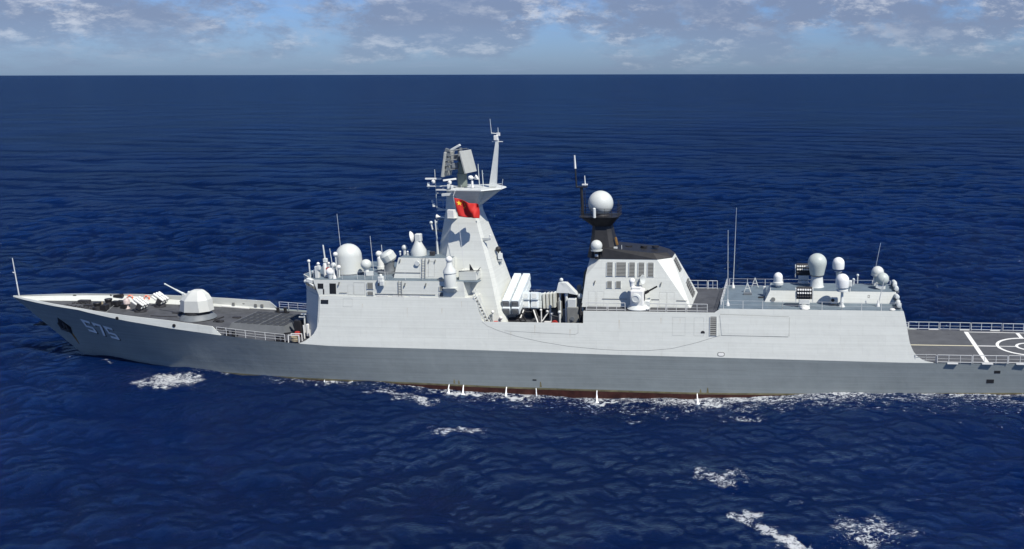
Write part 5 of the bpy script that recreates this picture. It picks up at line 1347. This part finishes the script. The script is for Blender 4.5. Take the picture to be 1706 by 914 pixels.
def sea_material():
    m = bpy.data.materials.new('sea water'); m.use_nodes = True
    t = NT(m.node_tree)
    out = t.n('ShaderNodeOutputMaterial')
    geo = t.n('ShaderNodeNewGeometry'); pos = geo.outputs['Position']
    cdn = t.n('ShaderNodeVectorMath', operation='DISTANCE'); t.l(pos, cdn.inputs[0]); cdn.inputs[1].default_value = CAM
    # ripples: several scales of stretched noise
    v1 = t.mapping(pos, (1.0, 1.2, 1.0), rot=(0, 0, rad(14)))
    n1 = t.noise(v1, 1.05, 7, 0.68, 0.0)
    n2 = t.noise(t.mapping(pos, (1.0, 1.35, 1.0), rot=(0, 0, rad(-22))), 0.22, 5, 0.62, 0.0)
    ridge = lambda n: t.math('SUBTRACT', 1.0, t.math('ABSOLUTE', t.math('SUBTRACT', t.math('MULTIPLY', n, 2.0), 1.0)))
    r1 = ridge(t.noise(t.mapping(pos, (1.0, 1.3, 1.0), rot=(0, 0, rad(20))), 0.9, 4, 0.6, 0.3))
    r2 = ridge(t.noise(t.mapping(pos, (1.0, 1.4, 1.0), (31, 17, 0), (0, 0, rad(-14))), 0.16, 3, 0.55, 0.25))
    n3 = t.noise(t.mapping(pos, (1.0, 1.35, 1.0), rot=(0, 0, rad(8))), 0.05, 5, 0.62, 0.0)
    n4 = t.noise(t.mapping(pos, (1.0, 1.2, 1.0), rot=(0, 0, rad(-8))), 0.012, 6, 0.66, 0.0)
    far = t.ramp(cdn.outputs['Value'], 250, 1500, 0.0, 1.0, False)
    h = t.math('ADD', t.math('MULTIPLY', n1, 0.85), t.math('ADD', t.math('MULTIPLY', n2, 0.65), t.math('MULTIPLY', n3, 1.2)))
    h = t.math('ADD', h, t.math('ADD', t.math('MULTIPLY', r1, 0.22), t.math('MULTIPLY', r2, 0.55)))
    h = t.math('ADD', h, t.math('MULTIPLY', t.math('MULTIPLY', n4, 34.0), far))
    bp = t.n('ShaderNodeBump'); bp.inputs['Strength'].default_value = 1.0; bp.inputs['Distance'].default_value = SEA_BUMP
    t.l(h, bp.inputs['Height'])
    # body colour: upwelling deep blue with broad patches
    patch = t.ramp(t.noise(t.mapping(pos, (1, 1.8, 1)), 0.012, 4, 0.55), 0.32, 0.68)
    wv = t.n('ShaderNodeAttribute', attribute_name='wave')
    body = t.mix(patch, SEA_A, SEA_B)
    dif = t.n('ShaderNodeBsdfDiffuse'); t.l(body, dif.inputs[0])
    upn = t.n('ShaderNodeCombineXYZ'); upn.inputs[2].default_value = 1.0; t.l(upn.outputs[0], dif.inputs['Normal'])   # light scattered up from depth ignores ripples
    gl = t.n('ShaderNodeBsdfGlossy'); gl.inputs['Roughness'].default_value = 0.09; t.l(bp.outputs[0], gl.inputs['Normal'])
    gl.inputs[0].default_value = (0.52, 0.76, 1.0, 1)
    # facing ratio on the rippled normal, softened because real waves hide their backs at grazing view
    dt = t.n('ShaderNodeVectorMath', operation='DOT_PRODUCT'); t.l(geo.outputs['Incoming'], dt.inputs[0]); t.l(bp.outputs[0], dt.inputs[1])
    cs = t.math('ADD', t.math('MAXIMUM', dt.outputs['Value'], 0.0), SEA_SOFT, clamp=True)
    fr = t.math('ADD', 0.02, t.math('MULTIPLY', t.math('POWER', t.math('SUBTRACT', 1.0, cs), 5.0), 0.98))
    fr = t.math('DIVIDE', fr, t.math('ADD', 1.0, t.math('MULTIPLY', fr, 1.7)))
    wat = t.n('ShaderNodeMixShader'); t.l(fr, wat.inputs[0]); t.l(dif.outputs[0], wat.inputs[1]); t.l(gl.outputs[0], wat.inputs[2])
    # foam
    fa = t.n('ShaderNodeAttribute', attribute_name='foam').outputs['Fac']
    f1 = t.noise(t.mapping(pos, (0.7, 1.0, 1)), 3.4, 8, 0.70, 0.8)
    f2 = t.noise(t.mapping(pos, (0.6, 1.0, 1)), 0.8, 5, 0.62, 0.4)
    fn = t.math('ADD', t.math('MULTIPLY', f1, 0.66), t.math('MULTIPLY', f2, 0.34))
    thr = t.math('SUBTRACT', 0.825, t.math('MULTIPLY', fa, 0.46))
    fm = t.ramp(t.math('SUBTRACT', fn, thr), -0.01, 0.12)
    fm = t.math('MULTIPLY', fm, t.ramp(fa, 0.12, 0.45))
    fo = t.n('ShaderNodeBsdfDiffuse'); fo.inputs[0].default_value = (0.50, 0.52, 0.54, 1)
    fb = t.n('ShaderNodeBump'); fb.inputs['Distance'].default_value = 0.25; fb.inputs['Strength'].default_value = .8; t.l(f1, fb.inputs['Height']); t.l(fb.outputs[0], fo.inputs['Normal'])
    mx = t.n('ShaderNodeMixShader'); t.l(t.math('MULTIPLY', fm, 0.92), mx.inputs[0]); t.l(wat.outputs[0], mx.inputs[1]); t.l(fo.outputs[0], mx.inputs[2])
    t.l(mx.outputs[0], out.inputs[0])
    return m


SEA_A = (0.0006, 0.0045, 0.0255, 1)
SEA_B = (0.0009, 0.0076, 0.043, 1)
SEA_BUMP = 0.9
SEA_SOFT = 0.13
sea = build_sea()

# cooling water spouting from the hull side
FOAMM = pmat('white spray', (0.80, 0.82, 0.84), 0.8, var=.08, scale=8, bump=.5)
def water_jet(x, size, label):
    y0 = -hull_y(x, 0.4) + 0.02; zt = ip(x, XZB, ZZB) - .05; zw = ip(x, XW, ZW)
    rr = random.Random(int(x * 10))
    m2 = MB(); rings = []; n = 12; H = max(.5, zt - zw)
    for k in range(9):
        t_ = k / 8; z = zt - (H + .25) * t_ ** 1.1; out = .10 + 0.8 * size * t_ ** .8; r = (.035 + .075 * size * t_ ** 1.5) * (1 if k < 8 else 1.7)
        rings.append([(x + .15 * t_ + r * 1.15 * math.cos(a) * rr.uniform(.5, 1.5), y0 - out + r * math.sin(a) * rr.uniform(.5, 1.5), z + rr.uniform(-.04, .04)) for a in np.linspace(0, 2 * math.pi, n + 1)[:-1]])
    m2.loft(rings)
    o = m2.build('water_jet', FOAMM, None, 80)
    return tag(o, label, 'water jet', 'cooling water jets along the hull')
for x, s_, lb in ((35.6, .8, 'white spurt of water from the grey hull below the bridge front, nearest the bow'), (39.4, .6, 'low white spurt beside the foremost one at the hull'),
                  (52.3, 1.1, 'white spurt below the mast, left one of a close pair'), (54.2, 1.2, 'white spurt below the mast, right one of a close pair'),
                  (59.8, 1.2, 'white spurt below the slanted missile tubes'), (63.6, .5, 'thin white trickle down the red hull band'),
                  (71.4, 1.25, 'tall white spurt on the red hull band below the funnel front'), (84.1, 1.4, 'bright white spurt with wide splash below the funnel rear')):
    water_jet(x, s_, lb)

# ------------------------------------------------------------------ put every thing's origin at its base
bpy.context.view_layer.update()
for root, loc in ((ship, (60, 0, 0)), (binf, (32.3, -7.2, zk(32.3))), (flag, (53.22, -4.4, 21.9))):
    root.location = loc
    for ch in root.children: ch.matrix_parent_inverse = Matrix.Translation(-Vector(loc))
for o in list(COL.objects):
    if o.parent is None and o.type == 'MESH' and o.name.split('.')[0] in ('water_jet', 'rope_coil'):
        vs = [v.co for v in o.data.vertices]
        c = Vector((sum(v.x for v in vs) / len(vs), sum(v.y for v in vs) / len(vs), min(v.z for v in vs)))
        o.data.transform(Matrix.Translation(-c)); o.location = c
